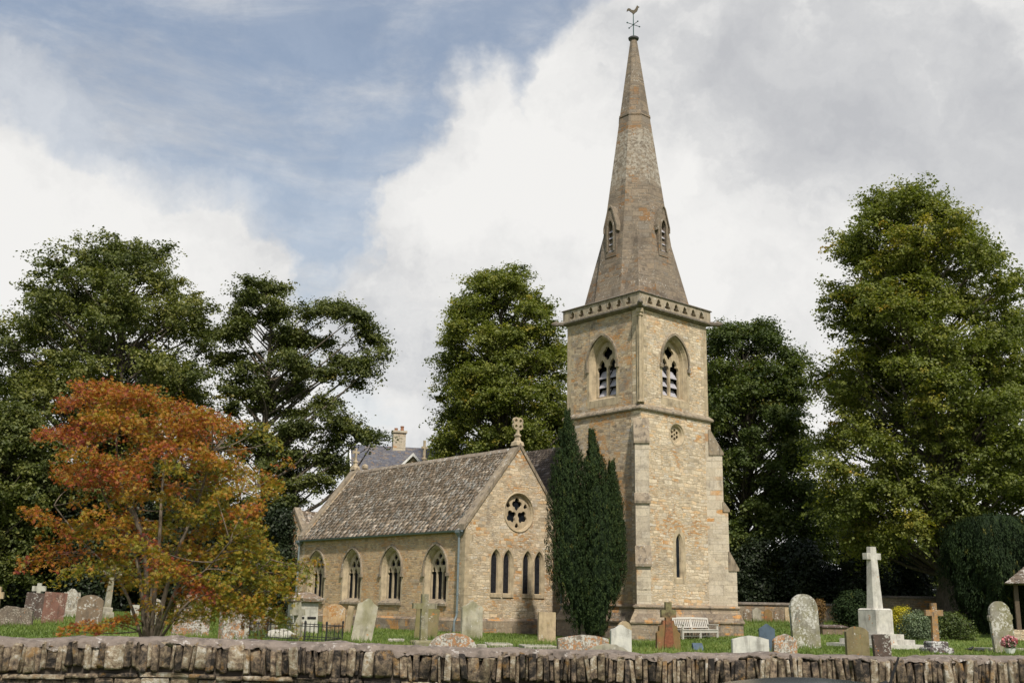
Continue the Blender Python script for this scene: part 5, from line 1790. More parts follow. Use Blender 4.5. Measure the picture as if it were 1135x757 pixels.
def outline(kind, w, h):
    a = w / 2
    arc = lambda cx, cz, r, a0, a1, n: [(cx + r * math.cos(R(a0 + (a1 - a0) * k / n)), cz + r * math.sin(R(a0 + (a1 - a0) * k / n))) for k in range(n + 1)]
    b = [(-a, -0.3), (a, -0.3)]
    if kind == 'round':
        return b + arc(0, h - a, a, 0, 180, 18)
    if kind == 'segment':
        r = a * 1.35; cz = h - r; t = math.degrees(math.acos(a / r))
        return b + arc(0, cz, r, t, 180 - t, 14)
    if kind == 'flat':
        return b + [(a, h - 0.015), (a * 0.9, h), (-a * 0.9, h), (-a, h - 0.015)]
    if kind == 'pediment':
        return b + [(a, h * 0.86), (a * 0.5, h * 0.95), (0, h), (-a * 0.5, h * 0.95), (-a, h * 0.86)]
    if kind == 'gable':
        return b + [(a, h * 0.80), (0, h), (-a, h * 0.80)]
    if kind == 'ogee':
        return b + [(a, h * 0.84), (a * 0.85, h * 0.87), (a * 0.6, h * 0.89), (a * 0.38, h * 0.94), (a * 0.18, h * 0.985), (0, h), (-a * 0.18, h * 0.985), (-a * 0.38, h * 0.94), (-a * 0.6, h * 0.89), (-a * 0.85, h * 0.87), (-a, h * 0.84)]
    if kind == 'shoulder':
        return b + [(a, h * 0.62), (a * 1.12, h * 0.64), (a * 1.12, h * 0.72), (a * 0.98, h * 0.74)] + [(p[0] * 0.96, p[1]) for p in arc(0, h - a * 0.98, a * 0.98, 8, 172, 16)] + [(-a * 0.98, h * 0.74), (-a * 1.12, h * 0.72), (-a * 1.12, h * 0.64), (-a, h * 0.62)]
    if kind == 'scroll':
        return b + [(a, h * 0.80), (a * 0.92, h * 0.88), (a * 0.7, h * 0.86), (a * 0.55, h * 0.90)] + arc(0, h - a * 0.5, a * 0.5, 20, 160, 8) + [(-a * 0.55, h * 0.90), (-a * 0.7, h * 0.86), (-a * 0.92, h * 0.88), (-a, h * 0.80)]
    if kind == 'broken':
        return b + [(a, h * 0.78), (a * .7, h * 0.9), (a * .3, h * 0.88), (a * .1, h), (-a * .4, h * .96), (-a * .6, h * .85), (-a, h * .8)]
    raise ValueError(kind)


def place(xl, xr, yt, yb, Z):
    """base point, apparent width and height in metres for a stone seen between these photo pixels"""
    cx = (xl + xr) / 2
    if Z is None:
        p = gnd(cx, yb)
    else:
        p = at(cx, 690, Z); p.z = tz(p.x, Z)
    a, b = ray(xl, (yt + yb) / 2), ray(xr, (yt + yb) / 2)
    p.x = (a[0] + b[0]) / 2 * p.y
    p.z = tz(p.x, p.y)
    return p, (b[0] - a[0]) * p.y, at(cx, yt, p.y).z - p.z


def jit(pts, amt):
    return [(u + random.gauss(0, amt), v + random.gauss(0, amt)) for u, v in pts]


def grave(label, kind, xl, xr, yt, yb, mat, Z=None, t=0.12, lean=0.0, back=0.0, yaw=32, rough=0.004, name='headstone', group=None):
    p, W, H = place(xl, xr, yt, yb, Z)
    ang = R(yaw) + math.atan2(p.x, p.y)
    w = max(0.2, (W - t * abs(math.sin(ang))) / math.cos(ang))
    if lean: w = max(0.25, w - abs(math.sin(R(lean))) * H / math.cos(ang))
    bm = bmesh.new()
    pts = jit(outline(kind, w, H), rough)
    plate(bm, pts, [], lambda u, v, d: (u, d - t / 2, v), t)
    # a worn arris round the face
    geom = [e for e in bm.edges if len(e.link_faces) == 2 and e.calc_face_angle(0) > 0.9 and (e.verts[0].co.y < 0) == (e.verts[1].co.y < 0)]
    bmesh.ops.bevel(bm, geom=geom, offset=0.012, segments=1, affect='EDGES')
    o = obj(name, bm, gmat(mat), None)
    o.location = p
    o.rotation_euler = (R(back), R(lean), R(yaw))
    return tag(o, label, 'gravestone', group)


# --- left of the maple
grave('low broad pale lichened gravestone at the left edge', 'broken', -6, 36, 671, 694, 'lichenpink', t=0.2, yaw=10, rough=0.02)
grave('dark lichen spotted headstone leaning behind the low broad one', 'flat', 25, 47, 657, 690, 'lichendark', Z=46.5, lean=4, yaw=25, rough=0.015)
grave('reddish lichened square headstone left of the ornate white one', 'flat', 47, 72, 656, 691, 'redlichen', lean=2, yaw=22, rough=0.015)
grave('small headstone with white lichen and ragged scrolled top', 'scroll', 70, 88, 652, 684, 'whitelichen', yaw=22)
grave('brown square headstone below the left end of the maple', 'segment', 85, 113, 659, 695, 'brown', yaw=15, lean=1)
grave('lichened headstone just right of the maple trunk', 'broken', 191, 233, 657, 704, 'lichen', Z=36, t=0.16, yaw=25, lean=3, rough=0.015)
grave('narrow pale lichened headstone behind the maple trunk', 'round', 165, 178, 663, 700, 'whitelichen', Z=42, yaw=20)
grave('tiny pale headstone left of the maple trunk', 'flat', 145, 154, 670, 683, 'whitegrey', Z=55, yaw=20)
# --- between maple and chapel
grave('orange and white lichened headstone seen from its dark edge', 'flat', 243, 271, 670, 712, 'lichen', Z=35, t=0.34, yaw=40)
grave('thin pale stone post beside the lichened dark edged headstone', 'flat', 270.5, 275, 676, 712, 'whitegrey', Z=35.6, t=0.09, yaw=15, name='stone_post')
grave('grey speckled headstone behind the iron railings', 'segment', 277, 308, 672, 702, 'grey', Z=42, yaw=25)
grave('orange brown headstone with curved top against the chapel wall', 'segment', 358, 383, 669, 699, 'rust', Z=45.5, yaw=-8)
grave('narrow buff stone leaning beside the orange brown headstone', 'flat', 380, 391, 671, 699, 'buff', Z=45, yaw=-25, lean=8, t=0.1)
grave('tall grey ogee topped headstone leaning right near the chapel windows', 'ogee', 386, 416, 662, 712, 'greygreen', lean=8.5, yaw=8, t=0.14)
grave('leaning grey headstone behind the stone cross', 'flat', 458, 486, 674, 704, 'olive', Z=43.0, lean=4, yaw=12, t=0.1)
grave('tall pale green headstone in front of the chapel corner', 'ogee', 511, 535, 666, 709, 'greygreen', yaw=28)
grave('plain buff rectangular headstone left of the columnar yew', 'flat', 596, 616, 678, 712, 'buff', yaw=25, t=0.1)
# --- near the wall, centre
grave('wide low headstone mottled with white and orange lichen below the yew', 'pediment', 617, 675, 703, 730, 'lichen', Z=27, yaw=12, t=0.16)
grave('low grey arched stone in front of the mottled one', 'segment', 646, 701, 713, 735, 'grey', Z=23, yaw=8, t=0.14)
grave('clean white ogee headstone left of the red brown cross', 'ogee', 676, 700, 692, 726, 'white', Z=30, yaw=14, t=0.1)
grave('brown rounded headstone peeping out behind the white ogee one', 'round', 684, 700, 688, 706, 'buff', Z=42, yaw=14)
grave('wide low white headstone with a shallow gable', 'pediment', 811, 852, 704, 730, 'white', Z=29, yaw=6, t=0.12)
grave('slate blue headstone behind the wide white one', 'gable', 841, 859, 691, 719, 'slate', Z=37, yaw=6, t=0.09)
grave('squat headstone covered with orange and white lichen', 'segment', 856, 883, 703, 730, 'lichen', Z=29, yaw=10, t=0.14, rough=0.012)
grave('tall round topped grey headstone streaked with white', 'round', 876, 910, 658, 719, 'greywhite', yaw=12, lean=-3.0, t=0.15)
grave('olive brown headstone in front of the memorial steps', 'segment', 937, 963, 694, 728, 'olive', Z=30, yaw=6, t=0.14)
grave('small dark lichen spotted headstone right of the olive one', 'flat', 967, 988, 703, 730, 'lichendark', Z=29, yaw=6, lean=-1.5, t=0.13, rough=0.01)
grave('pale shouldered headstone with flowers at its foot at the right edge', 'shoulder', 1098, 1126, 666, 723, 'greywhite', yaw=6, lean=-4.5, t=0.14)
# --- row leaning on the back wall
row = [(824, 833, 674, 'brown', 'round', 'leftmost and greyest of the old headstones lined against the back wall'), (834, 844, 673, 'grey', 'scroll', 'pale scroll topped headstone, second from left against the back wall'),
       (847, 856, 675, 'redbrown', 'round', 'reddest of the old headstones against the back wall'), (858, 869, 674, 'brown', 'round', 'broadest brown headstone against the back wall'),
       (870, 878, 673, 'buff', 'flat', 'buff headstone half hidden behind the tall streaked headstone'), (905, 912, 676, 'brown', 'round', 'narrow brown headstone against the back wall, just right of the tall streaked one'),
       (912, 919, 675, 'lichenpink', 'round', 'rightmost pinkish headstone leaning on the back wall')]
for xl, xr, yt, mt, kd, lb in row:
    grave(lb, kd, xl, xr, yt, 691, mt, Z=63.2, yaw=2, t=0.09, back=-6, lean=(4 if xl > 910 else 0), group='old headstones lined against the back wall')


# crosses
def cross_stone(label, xl, xr, yt, yb, mat, Z=None, yaw=0, lean=0, shaft=(0.18, 0.26), arm=(0.62, 0.8), t=0.16, base=(), armw=None, name='stone_cross', base_mat=None, taper=1.0):
    """shaft widths at top and foot as a share of the span; arm zone as a share of the height; base = steps (half width, height)"""
    p, W, H = place(xl, xr, yt, yb, Z)
    root = empty(name, p, R(yaw), label, 'cross')
    root.rotation_euler = (0, R(lean), R(yaw))
    z0 = sum(s[1] for s in base)
    hw = W / 2 / math.cos(R(yaw) + math.atan2(p.x, p.y))
    tw, fw_ = shaft[0] * hw, shaft[1] * hw
    za, zb_ = z0 + (H - z0) * arm[0], z0 + (H - z0) * arm[1]
    f = lambda z: fw_ + (tw - fw_) * (z - z0) / (H - z0)
    pts = [(-fw_, z0 - 0.02 if base else -0.3), (fw_, z0 - 0.02 if base else -0.3), (f(za), za), (hw, za), (hw, zb_), (f(zb_), zb_), (tw, H), (-tw, H), (-f(zb_), zb_), (-hw, zb_), (-hw, za), (-f(za), za)]
    bm = bmesh.new()
    plate(bm, pts, [], lambda u, v, d: (u, d - t / 2, v), t)
    bmesh.ops.bevel(bm, geom=[e for e in bm.edges if len(e.link_faces) == 2 and e.calc_face_angle(0) > 0.9], offset=min(0.02, tw * 0.3), segments=1, affect='EDGES')
    obj('shaft', bm, gmat(mat), root)
    z = 0
    for k, (bw, bh) in enumerate(base):
        bm = bmesh.new()
        loft(bm, [[(a * w2, b * w2, zz) for a, b in ((-1, -1), (1, -1), (1, 1), (-1, 1))] for zz, w2 in ((z - (0.3 if k == 0 else 0), bw), (z + bh * 0.75, bw), (z + bh - 0.002, bw * 0.9))], True, True, True)
        obj('step', bm, gmat(base_mat or mat), root)
        z += bh
    return root


cross_stone('small white cross among dark shrubs at the far left', 36, 50, 646, 668, 'whitegrey', Z=58, yaw=5, shaft=(0.3, 0.3), arm=(0.72, 0.9), t=0.14)
cross_stone('yellowish cross at the very left edge of the photo', -5, 4, 650, 668, 'buff', Z=56, yaw=5, shaft=(0.3, 0.3), arm=(0.55, 0.8), t=0.14)
cross_stone('grey tapering cross on a stepped plinth left of the maple trunk', 110, 130, 625, 684, 'grey', Z=50, yaw=30, lean=3, shaft=(0.2, 0.34), arm=(0.74, 0.84), t=0.2, base=((0.30, 0.35), (0.22, 0.2)))
cross_stone('mossy stone cross on a round base in front of the chapel windows', 457, 483, 658, 715, 'mossy', Z=35, yaw=18, shaft=(0.27, 0.30), arm=(0.68, 0.80), t=0.2, base=((0.36, 0.22),))
cross_stone('small orange lichened cross on dark whitened steps', 1027, 1045, 668, 722, 'orange', Z=38, yaw=4, shaft=(0.30, 0.36), arm=(0.66, 0.82), t=0.14, base=((0.42, 0.22), (0.30, 0.2)), base_mat='darkstone')
# leaning stone by the railings: an edge-on cross
p, W, H = place(326, 339, 667, 712, 36.5)
root = empty('stone_cross', p, 0, 'leaning grey stone cross seen edge on inside the railings', 'cross')
root.rotation_euler = (0, R(6), R(78))
root.rotation_mode = 'XYZ'
bm = bmesh.new()
plate(bm, [(-0.13, -0.3), (0.13, -0.3), (0.11, H * .66), (0.34, H * .66), (0.34, H * .82), (0.11, H * .82), (0.11, H), (-0.11, H), (-0.11, H * .82), (-0.34, H * .82), (-0.34, H * .66), (-0.11, H * .66)], [], lambda u, v, d: (u, d - 0.09, v), 0.18)
obj('shaft', bm, gmat('greygreen'), root)
root.rotation_euler = (R(-7), 0, R(70))

# red brown cross-topped headstone
p, W, H = place(727, 754, 667, 721, 36)
root = empty('cross_headstone', p, R(8), 'red brown stepped headstone topped by a mossy cross, left of the bench', 'gravestone')
a = W / 2
bm = bmesh.new()
body = [(-a, -0.3), (a, -0.3), (a * .97, H * .36), (a * .78, H * .40), (a * .75, H * .5), (a * .5, H * .53), (a * .45, H * .62), (-a * .45, H * .62), (-a * .5, H * .53), (-a * .75, H * .5), (-a * .78, H * .40), (-a * .97, H * .36)]
plate(bm, body, [], lambda u, v, d: (u, d - 0.05, v), 0.2)
obj('headstone_body', bm, gmat('redbrown'), root)
bm = bmesh.new()
plate(bm, [(-a * .42, 0.1), (a * .42, 0.1), (a * .27, H * .55), (a * .26, H * .68), (a * .62, H * .68), (a * .62, H * .84), (a * .26, H * .84), (a * .26, H), (-a * .26, H), (-a * .26, H * .84), (-a * .62, H * .84), (-a * .62, H * .68), (-a * .26, H * .68), (-a * .27, H * .55)], [], lambda u, v, d: (u, d - 0.11, v), 0.16)
M['redcross'] = None


def redcross():
    m, nt, out = new_mat('red stone greened towards an algae covered head')
    g = G(nt)
    t = g.n('ShaderNodeTexCoord'); v = t.outputs['Object']
    sp = g.n('ShaderNodeSeparateXYZ'); g.l(v, sp.inputs[0])
    n = g.noise(v, 4.0, 5, 0.65)
    k = g.rng(g.math('ADD', sp.outputs[2], g.math('MULTIPLY', n, 0.7)), H * .62 + .25, H * .8 + .3)
    c = g.mix(k, (0.20, 0.075, 0.04), (0.17, 0.15, 0.075))
    c = g.mix(g.rng(g.noise(v, 3.0, 6, 0.7), 0.48, 0.62), c, (0.10, 0.07, 0.04))
    c = g.mix(1.0, c, g.ramp(g.noise(v, 11, 7, 0.75), [(0.3, 0.55), (0.7, 1.3)]), 'MULTIPLY')
    g.bsdf(out, c, 0.9, g.bump(n, 0.4, 0.01))
    return m


obj('cross', bm, redcross(), root)

# coped and chest tombs, ledgers
def solid(name, label, cat, p, yaw, w, l, prof, mat):
    """prof: rows (z, inset); w along x, l along y"""
    bm = bmesh.new()
    loft(bm, [[(sx * (w / 2 - o), sy * (l / 2 - o), z) for sx, sy in ((-1, -1), (1, -1), (1, 1), (-1, 1))] for z, o in prof], True, True, True)
    o_ = obj(name, bm, mat)
    o_.location = p; o_.rotation_euler = (0, 0, R(yaw))
    return tag(o_, label, cat)


p, W, H = place(473, 531, 701, 730, 25)
bm = bmesh.new()
ns = 14
loft(bm, [[(W / 2 * math.cos(R(180 - 180 * k / ns)) * 0.98, yv, max(0, H - 0.62 + 0.62 * math.sin(R(180 * k / ns)) ** 0.6) if 0 < k < ns else 0.0) for k in range(ns + 1)] for yv in (-0.1, 0.12)], True, True, True)
o_ = obj('gravestone', bm, gmat('lichen')); o_.location = p; o_.rotation_euler = (0, 0, R(5))
tag(o_, 'low curved white and orange lichened stone just behind the wall, below the mossy cross', 'gravestone')
p = at(534, 715, 25.5); p.z = tz(p.x, p.y)
solid('kerb_stone', 'small pale block at the right end of the low curved lichened stone', 'stone', p, 5, 0.22, 0.3, [(-0.3, 0), (at(534, 714, 25.5).z - p.z, 0), (at(534, 714, 25.5).z - p.z + .01, 0.02)], gmat('slab'))
for xl, xr, yy, lb in ((538, 566, 716, 'flat pale ledger stone in the grass below the chapel corner'), (578, 614, 718.5, 'flat pale ledger stone in the grass below the buff headstone'), (430, 448, 711, 'small flat stone in the grass left of the mossy cross')):
    p = gnd((xl + xr) / 2, yy)
    W = (ray(xr, yy)[0] - ray(xl, yy)[0]) * p.y
    solid('ledger_stone', lb, 'gravestone', p, 6, W, 1.7 if W > .8 else 0.8, [(-0.2, 0), (0.09, 0), (0.11, 0.02)], gmat('slab'))
# chest tomb under the first chapel window
p, W, H = place(320, 351, 656, 699, 44)
ct = empty('chest_tomb', p, R(20), 'chest tomb with a heavy moulded lid below the leftmost chapel window', 'tomb')
bm = bmesh.new()
loft(bm, [[(sx * w2, sy * l2, z) for sx, sy in ((-1, -1), (1, -1), (1, 1), (-1, 1))] for z, w2, l2 in ((-0.3, .52, .8), (0.25, .52, .8), (0.27, .48, .76), (H - .42, .48, .76))], True, True, True)
obj('chest', bm, gmat('whitegrey'), ct)
for sx in (-0.22, 0.24):
    bm = bmesh.new(); box(bm, sx - .17, sx + .17, -0.775, -0.7, 0.50, 0.59); obj('slot', bm, M['dark'], ct)  # black block stands for the shade of an open slot
bm = bmesh.new()
loft(bm, [[(sx * w2, sy * l2, z) for sx, sy in ((-1, -1), (1, -1), (1, 1), (-1, 1))] for z, w2, l2 in ((H - .418, .50, .78), (H - .36, .64, .92), (H - .24, .66, .94), (H - .2, .58, .86), (H - .03, .3, .5), (H, .12, .4))], True, True, True)
obj('lid', bm, gmat('brown'), ct)
p, W, H = place(906, 937, 692, 705, 52)
ct = empty('chest_tomb', p, R(10), 'low brown coped tomb on the grass right of the tall streaked headstone', 'tomb')
bm = bmesh.new(); loft(bm, [[(sx * w2, sy * l2, z) for sx, sy in ((-1, -1), (1, -1), (1, 1), (-1, 1))] for z, w2, l2 in ((-0.3, W * .46, .35), (H * .7, W * .46, .35))], True, True, True); obj('chest', bm, gmat('brown'), ct)
bm = bmesh.new(); loft(bm, [[(sx * w2, sy * l2, z) for sx, sy in ((-1, -1), (1, -1), (1, 1), (-1, 1))] for z, w2, l2 in ((H * .7 + .002, W * .5, .42), (H * .82, W * .5, .42), (H, W * .36, .08))], True, True, True); obj('lid', bm, gmat('lichendark'), ct)
p = gnd(308, 708)
bm = bmesh.new()
bmesh.ops.create_icosphere(bm, subdivisions=3, radius=1.0)
for v in bm.verts:
    v.co = Vector((v.co.x * 0.52, v.co.y * 0.35, v.co.z * 0.24)) * (1 + 0.08 * math.sin(v.co.x * 7) + 0.05 * math.sin(v.co.y * 9 + 1))
o_ = obj('rock', bm, gmat('whitegrey')); o_.location = p + Vector((0, 0.4, 0.08))
tag(o_, 'rounded pale boulder on the grass inside the iron railings', 'rock')
# kerb and flowers at the right-hand headstone
p = gnd(1092, 721)
solid('grave_kerb', 'flat pale kerb in front of the shouldered headstone at the right edge', 'gravestone', p + Vector((1.0, 0.1, 0)), 4, 2.6, 0.5, [(-0.2, 0), (0.10, 0), (0.12, 0.015)], gmat('slab'))
p = gnd(1115, 724)
p.y -= 0.35; p.z = tz(p.x, p.y)
fp = empty('flower_pot', p, 0, 'white pot of pink flowers at the foot of the shouldered headstone', 'flowers')
bm = bmesh.new()
prf = [(0.10, 0), (0.13, 0.02), (0.19, 0.18), (0.20, 0.2), (0.18, 0.2), (0.17, 0.16)]
loft(bm, [[(r_ * math.cos(2 * math.pi * k / 14), r_ * math.sin(2 * math.pi * k / 14), z) for k in range(14)] for r_, z in prf], True, True, True)
obj('pot', bm, M['whitepaint'], fp)
rng = np.random.default_rng(77)
n = 260
C = unit(n) * np.array([0.30, 0.25, 0.24]) * rng.uniform(0.5, 1, (n, 1)) + np.array([0, 0, 0.42])
Nn = unit(n)
V, F = leaf_quads(C, Nn, 0.10 * rng.uniform(0.7, 1.3, n), 0.9)
np_mesh('blossom', V, F, M['petal'], fp, rng.random(n), world=False)
C = unit(n) * np.array([0.26, 0.22, 0.26]) * rng.uniform(0.2, 1, (n, 1)) + np.array([0, 0, 0.34])
V, F = leaf_quads(C, unit(n), 0.13 * rng.uniform(0.7, 1.3, n), 0.4)
np_mesh('leaves', V, F, M['greyleaf'], fp, rng.random(n), world=False)

# small dark plaque wedge on the grass
p = gnd(773.5, 720.5)
bm = bmesh.new()
loft(bm, [[(-0.17, y0, z) , (0.17, y0, z), (0.17, y1, z), (-0.17, y1, z)] for z, y0, y1 in ((-0.1, -0.13, 0.13), (0.03, -0.13, 0.13), (0.24, 0.06, 0.12))], True, True, True)
o_ = obj('memorial_wedge', bm, gmat('slate')); o_.location = p; o_.rotation_euler = (0, 0, R(8))
tag(o_, 'small dark slate wedge plaque on the grass in front of the bench', 'plaque')

# war memorial
p, W, H = place(953, 985, 606, 718, 43.5)
wm = empty('war_memorial', p, R(28), 'tall white stone war memorial cross on stepped base', 'memorial')
m_ = gmat('memorial')
s = p.y / 1224.0
hz = lambda py: at(970, py, p.y).z - p.z


def block(name, z0, z1, w0, w1, par, ch=0.0):
    bm = bmesh.new()
    if ch:
        r0 = [(-w0 + ch, -w0), (w0 - ch, -w0), (w0, -w0 + ch), (w0, w0 - ch), (w0 - ch, w0), (-w0 + ch, w0), (-w0, w0 - ch), (-w0, -w0 + ch)]
        r1 = [(x * w1 / w0, y * w1 / w0) for x, y in r0]
    else:
        r0 = [(-w0, -w0), (w0, -w0), (w0, w0), (-w0, w0)]; r1 = [(-w1, -w1), (w1, -w1), (w1, w1), (-w1, w1)]
    loft(bm, [[(x, y, z0) for x, y in r0], [(x, y, z1) for x, y in r1]], True, True, True)
    return obj(name, bm, m_, par)


z1, z2, z3, z4 = 0.16, 0.34, 0.54, hz(674)
block('step', -0.3, z1, 1.36, 1.36, wm); block('step', z1 + .001, z2, 1.0, 1.0, wm); block('step', z2 + .001, z3, 0.72, 0.72, wm)
block('plinth', z3 + .001, z4 - 0.06, 0.46, 0.455, wm)
block('plinth_cap', z4 - .059, z4, 0.46, 0.40, wm)
zc = hz(606)
bm = bmesh.new()
ch = 0.09
r = lambda w0: [(-w0 + ch * w0 / .26, -w0), (w0 - ch * w0 / .26, -w0), (w0, -w0 + ch * w0 / .26), (w0, w0 - ch * w0 / .26), (w0 - ch * w0 / .26, w0), (-w0 + ch * w0 / .26, w0), (-w0, w0 - ch * w0 / .26), (-w0, -w0 + ch * w0 / .26)]
loft(bm, [[(x, y, z4 + .001) for x, y in r(0.26)], [(x, y, zc) for x, y in r(0.15)]], True, True, True)
obj('shaft', bm, m_, wm)
bm = bmesh.new()
za = hz(620); zb2 = hz(613)
box(bm, -0.38, 0.38, -0.12, 0.12, za, zb2)
obj('cross_arm', bm, m_, wm)

# iron railings round a grave
A, B = gnd(276, 708.5), gnd(361, 712.5)
rl = empty('iron_railing', A, 0, 'low black iron railings around a grave in front of the chapel', 'railing')
back_ = Vector((0.25, 1.9, 0))
bm_r, = (bmesh.new(),)
hR = 0.56
for P, Q in ((A, B), (A, A + back_), (B, B + back_), (A + back_, B + back_)):
    P = P.copy(); Q = Q.copy(); P.z = tz(P.x, P.y); Q.z = tz(Q.x, Q.y)
    bm = bmesh.new()
    for hh_ in (hR - 0.05, 0.10):
        tube(bm, [P + Vector((0, 0, hh_)), Q + Vector((0, 0, hh_))], 0.014, 6)
    L_ = (Q - P).length
    nb = max(3, int(L_ / 0.14))
    for k in range(1, nb):
        t0 = P.lerp(Q, k / nb)
        tube(bm, [t0 + Vector((0, 0, 0.06)), t0 + Vector((0, 0, hR - .02)), t0 + Vector((0, 0, hR + 0.05))], [0.009, 0.009, 0.002], 5)
    obj('rail_panel', bm, M['iron'], rl, world=True)
for P in (A, B, A + back_, B + back_, A.lerp(B, 0.23), A.lerp(B, 0.72)):
    P = P.copy(); P.z = tz(P.x, P.y)
    bm = bmesh.new()
    tube(bm, [P - Vector((0, 0, .1)), P + Vector((0, 0, hR + 0.02)), P + Vector((0, 0, hR + 0.05)), P + Vector((0, 0, hR + 0.10)), P + Vector((0, 0, hR + 0.13))], [0.026, 0.026, 0.04, 0.035, 0.008], 8)
    obj('post', bm, M['iron'], rl, world=True)

# ------------------------------------------------------------------ bench by the tower
bl = gnd(757, 708.8)
BW = 2.45
BN = empty('bench', bl, AN, 'long pale slatted timber bench against the tower wall', 'bench')
# local x along the tower face, -y is the front


def bpart(name, fn):
    bm = bmesh.new(); fn(bm); return obj(name, bm, M['bench'], BN)


for xx_ in (0.0, BW / 2 - .03, BW - 0.07):
    bpart('leg', lambda bm: box(bm, xx_, xx_ + 0.07, 0.0, 0.07, 0, 0.62 if xx_ != BW / 2 - .03 else 0.40))
    bpart('leg', lambda bm: loft(bm, [[(xx_, y_, z_), (xx_ + .07, y_, z_), (xx_ + .07, y_ + .07, z_), (xx_, y_ + .07, z_)] for y_, z_ in ((0.50, 0), (0.50, 0.42), (0.60, 0.93))], True, True, True))
for xx_ in (0.0, BW - 0.07):
    bpart('arm', lambda bm: (box(bm, xx_ - 0.015, xx_ + 0.085, -0.03, 0.56, 0.622, 0.66)))
bpart('apron', lambda bm: (box(bm, 0.071, BW - 0.071, 0.012, 0.05, 0.30, 0.40)))
bpart('stretcher', lambda bm: box(bm, 0.071, BW - 0.071, 0.27, 0.31, 0.12, 0.17))
sb = bpart('seat', lambda bm: [box(bm, 0.0, BW, 0.0 + k * 0.098 - 0.02, 0.075 + k * 0.098 - 0.02, 0.41, 0.435) for k in range(5)] and None)
bpart('top_rail', lambda bm: loft(bm, [[(x_, 0.585, z_), (x_, 0.635, z_), (x_, 0.645, z_ + .085), (x_, 0.60, z_ + .085)] for x_, z_ in ((0.071, 0.85), (BW * .5, 0.875), (BW - 0.071, 0.85))], True, True, True))
bpart('bottom_rail', lambda bm: box(bm, 0.071, BW - 0.071, 0.515, 0.555, 0.49, 0.55))
bk = bpart('back_slats', lambda bm: [loft(bm, [[(x0_, y_, z_), (x0_ + .065, y_, z_), (x0_ + .065, y_ + .02, z_), (x0_, y_ + .02, z_)] for y_, z_ in ((0.53, 0.55), (0.61, 0.86))], True, True, True) for x0_ in np.linspace(0.13, BW - 0.2, 18)] and None)

# ------------------------------------------------------------------ lychgate at the right edge
lp = at(1166, 690, 50); lp.z = tz(lp.x, lp.y)
LG = empty('lychgate', lp, R(-24), 'stone slated lychgate roof entering at the right edge', 'lychgate')
ez = at(1116, 647, 49).z - lp.z
ex = at(1117, 647, 49).x - at(1166, 690, 49).x
hwid = abs(ex)
bm = bmesh.new()
for sx in (-1, 1):
    for sy in (-0.4, 2.4):
        box(bm, sx * (hwid - .45) - .09, sx * (hwid - .45) + .09, sy - .09, sy + .09, 0.5, ez + .1)
M['oakbeam'] = plain('weathered oak', (0.10, 0.075, 0.05), 0.85, var=0.3, scale=10)
for sx in (-1, 1):
    for sy in (-0.4, 2.4):
        bm2 = bmesh.new(); box(bm2, sx * (hwid - .45) - .09, sx * (hwid - .45) + .09, sy - .09, sy + .09, 0.45, ez + .05); obj('post', bm2, M['oakbeam'], LG)
bm.free()
for sx in (-1, 1):
    bm = bmesh.new(); box(bm, sx * (hwid - .45) - .25, sx * (hwid - .45) + .25, -0.7, 2.7, -0.3, 0.449); obj('plinth_wall', bm, M['rubble'], LG)
bm = bmesh.new()
for sy in (-0.4, 2.4):
    box(bm, -hwid + .2, hwid - .2, sy - .08, sy + .08, ez + .051, ez + .19)
obj('tie_beam', bm, M['oakbeam'], LG)
rise = 1.55
ang = math.atan2(rise, hwid)
# hipped roof, four slated slopes built as triangles/trapezia of slabs
bm = bmesh.new()
y0_, y1_ = -1.0, 3.0
rg = [(0, y0_ + hwid * .8, ez + rise), (0, y1_ - hwid * .8, ez + rise)] if (y1_ - y0_) > 1.6 * hwid else [(0, 1.0, ez + rise), (0, 1.001, ez + rise)]
e4 = [(-hwid, y0_, ez), (hwid, y0_, ez), (hwid, y1_, ez), (-hwid, y1_, ez)]
NR = 9
prev = None
for k in range(NR):
    t0, t1 = k / NR, (k + 1) / NR
    def rgp(t, lift):
        out_ = []
        for q_, e in enumerate(e4):
            r_ = rg[0] if q_ in (0, 1) else rg[1]
            out_.append(tuple(e[i] + (r_[i] - e[i]) * t + (lift if i == 2 else 0) for i in range(3)))
        return out_
    loft(bm, [rgp(t0, 0.05), rgp(t0, 0.085), rgp(min(1, t1 + .01), 0.055)], True, k == 0, k == NR - 1)
obj('roof', bm, M['slates'], LG)

# ------------------------------------------------------------------ a blackbird on the grass
p = gnd(1076, 722.5)
bb = empty('blackbird', p, R(20), 'blackbird standing on the grass left of the shouldered headstone', 'bird')
bm = bmesh.new()
tube(bm, [(-0.15, 0, 0.11), (-0.10, 0, 0.115), (-0.04, 0, 0.115), (0.03, 0, 0.125), (0.085, 0, 0.16), (0.10, 0, 0.175), (0.125, 0, 0.185), (0.145, 0, 0.18)], [0.012, 0.022, 0.05, 0.055, 0.035, 0.032, 0.03, 0.012], 10)
tube(bm, [(-0.12, 0, 0.115), (-0.19, 0, 0.115), (-0.25, 0, 0.12)], [0.014, 0.018, 0.02], 6)
M['feather'] = plain('black feathers', (0.012, 0.012, 0.013), 0.6)
M['beak'] = plain('yellow beak', (0.5, 0.28, 0.03), 0.5)
obj('body', bm, M['feather'], bb, smooth=True)
bm = bmesh.new(); tube(bm, [(0.14, 0, 0.18), (0.175, 0, 0.175)], [0.008, 0.002], 6); obj('beak', bm, M['beak'], bb)
for sy in (-0.02, 0.02):
    bm = bmesh.new(); tube(bm, [(0.0, sy, 0.08), (0.005, sy, 0.0), (0.035, sy, 0.0)], [0.005, 0.004, 0.003], 5); obj('leg', bm, M['beak'], bb)

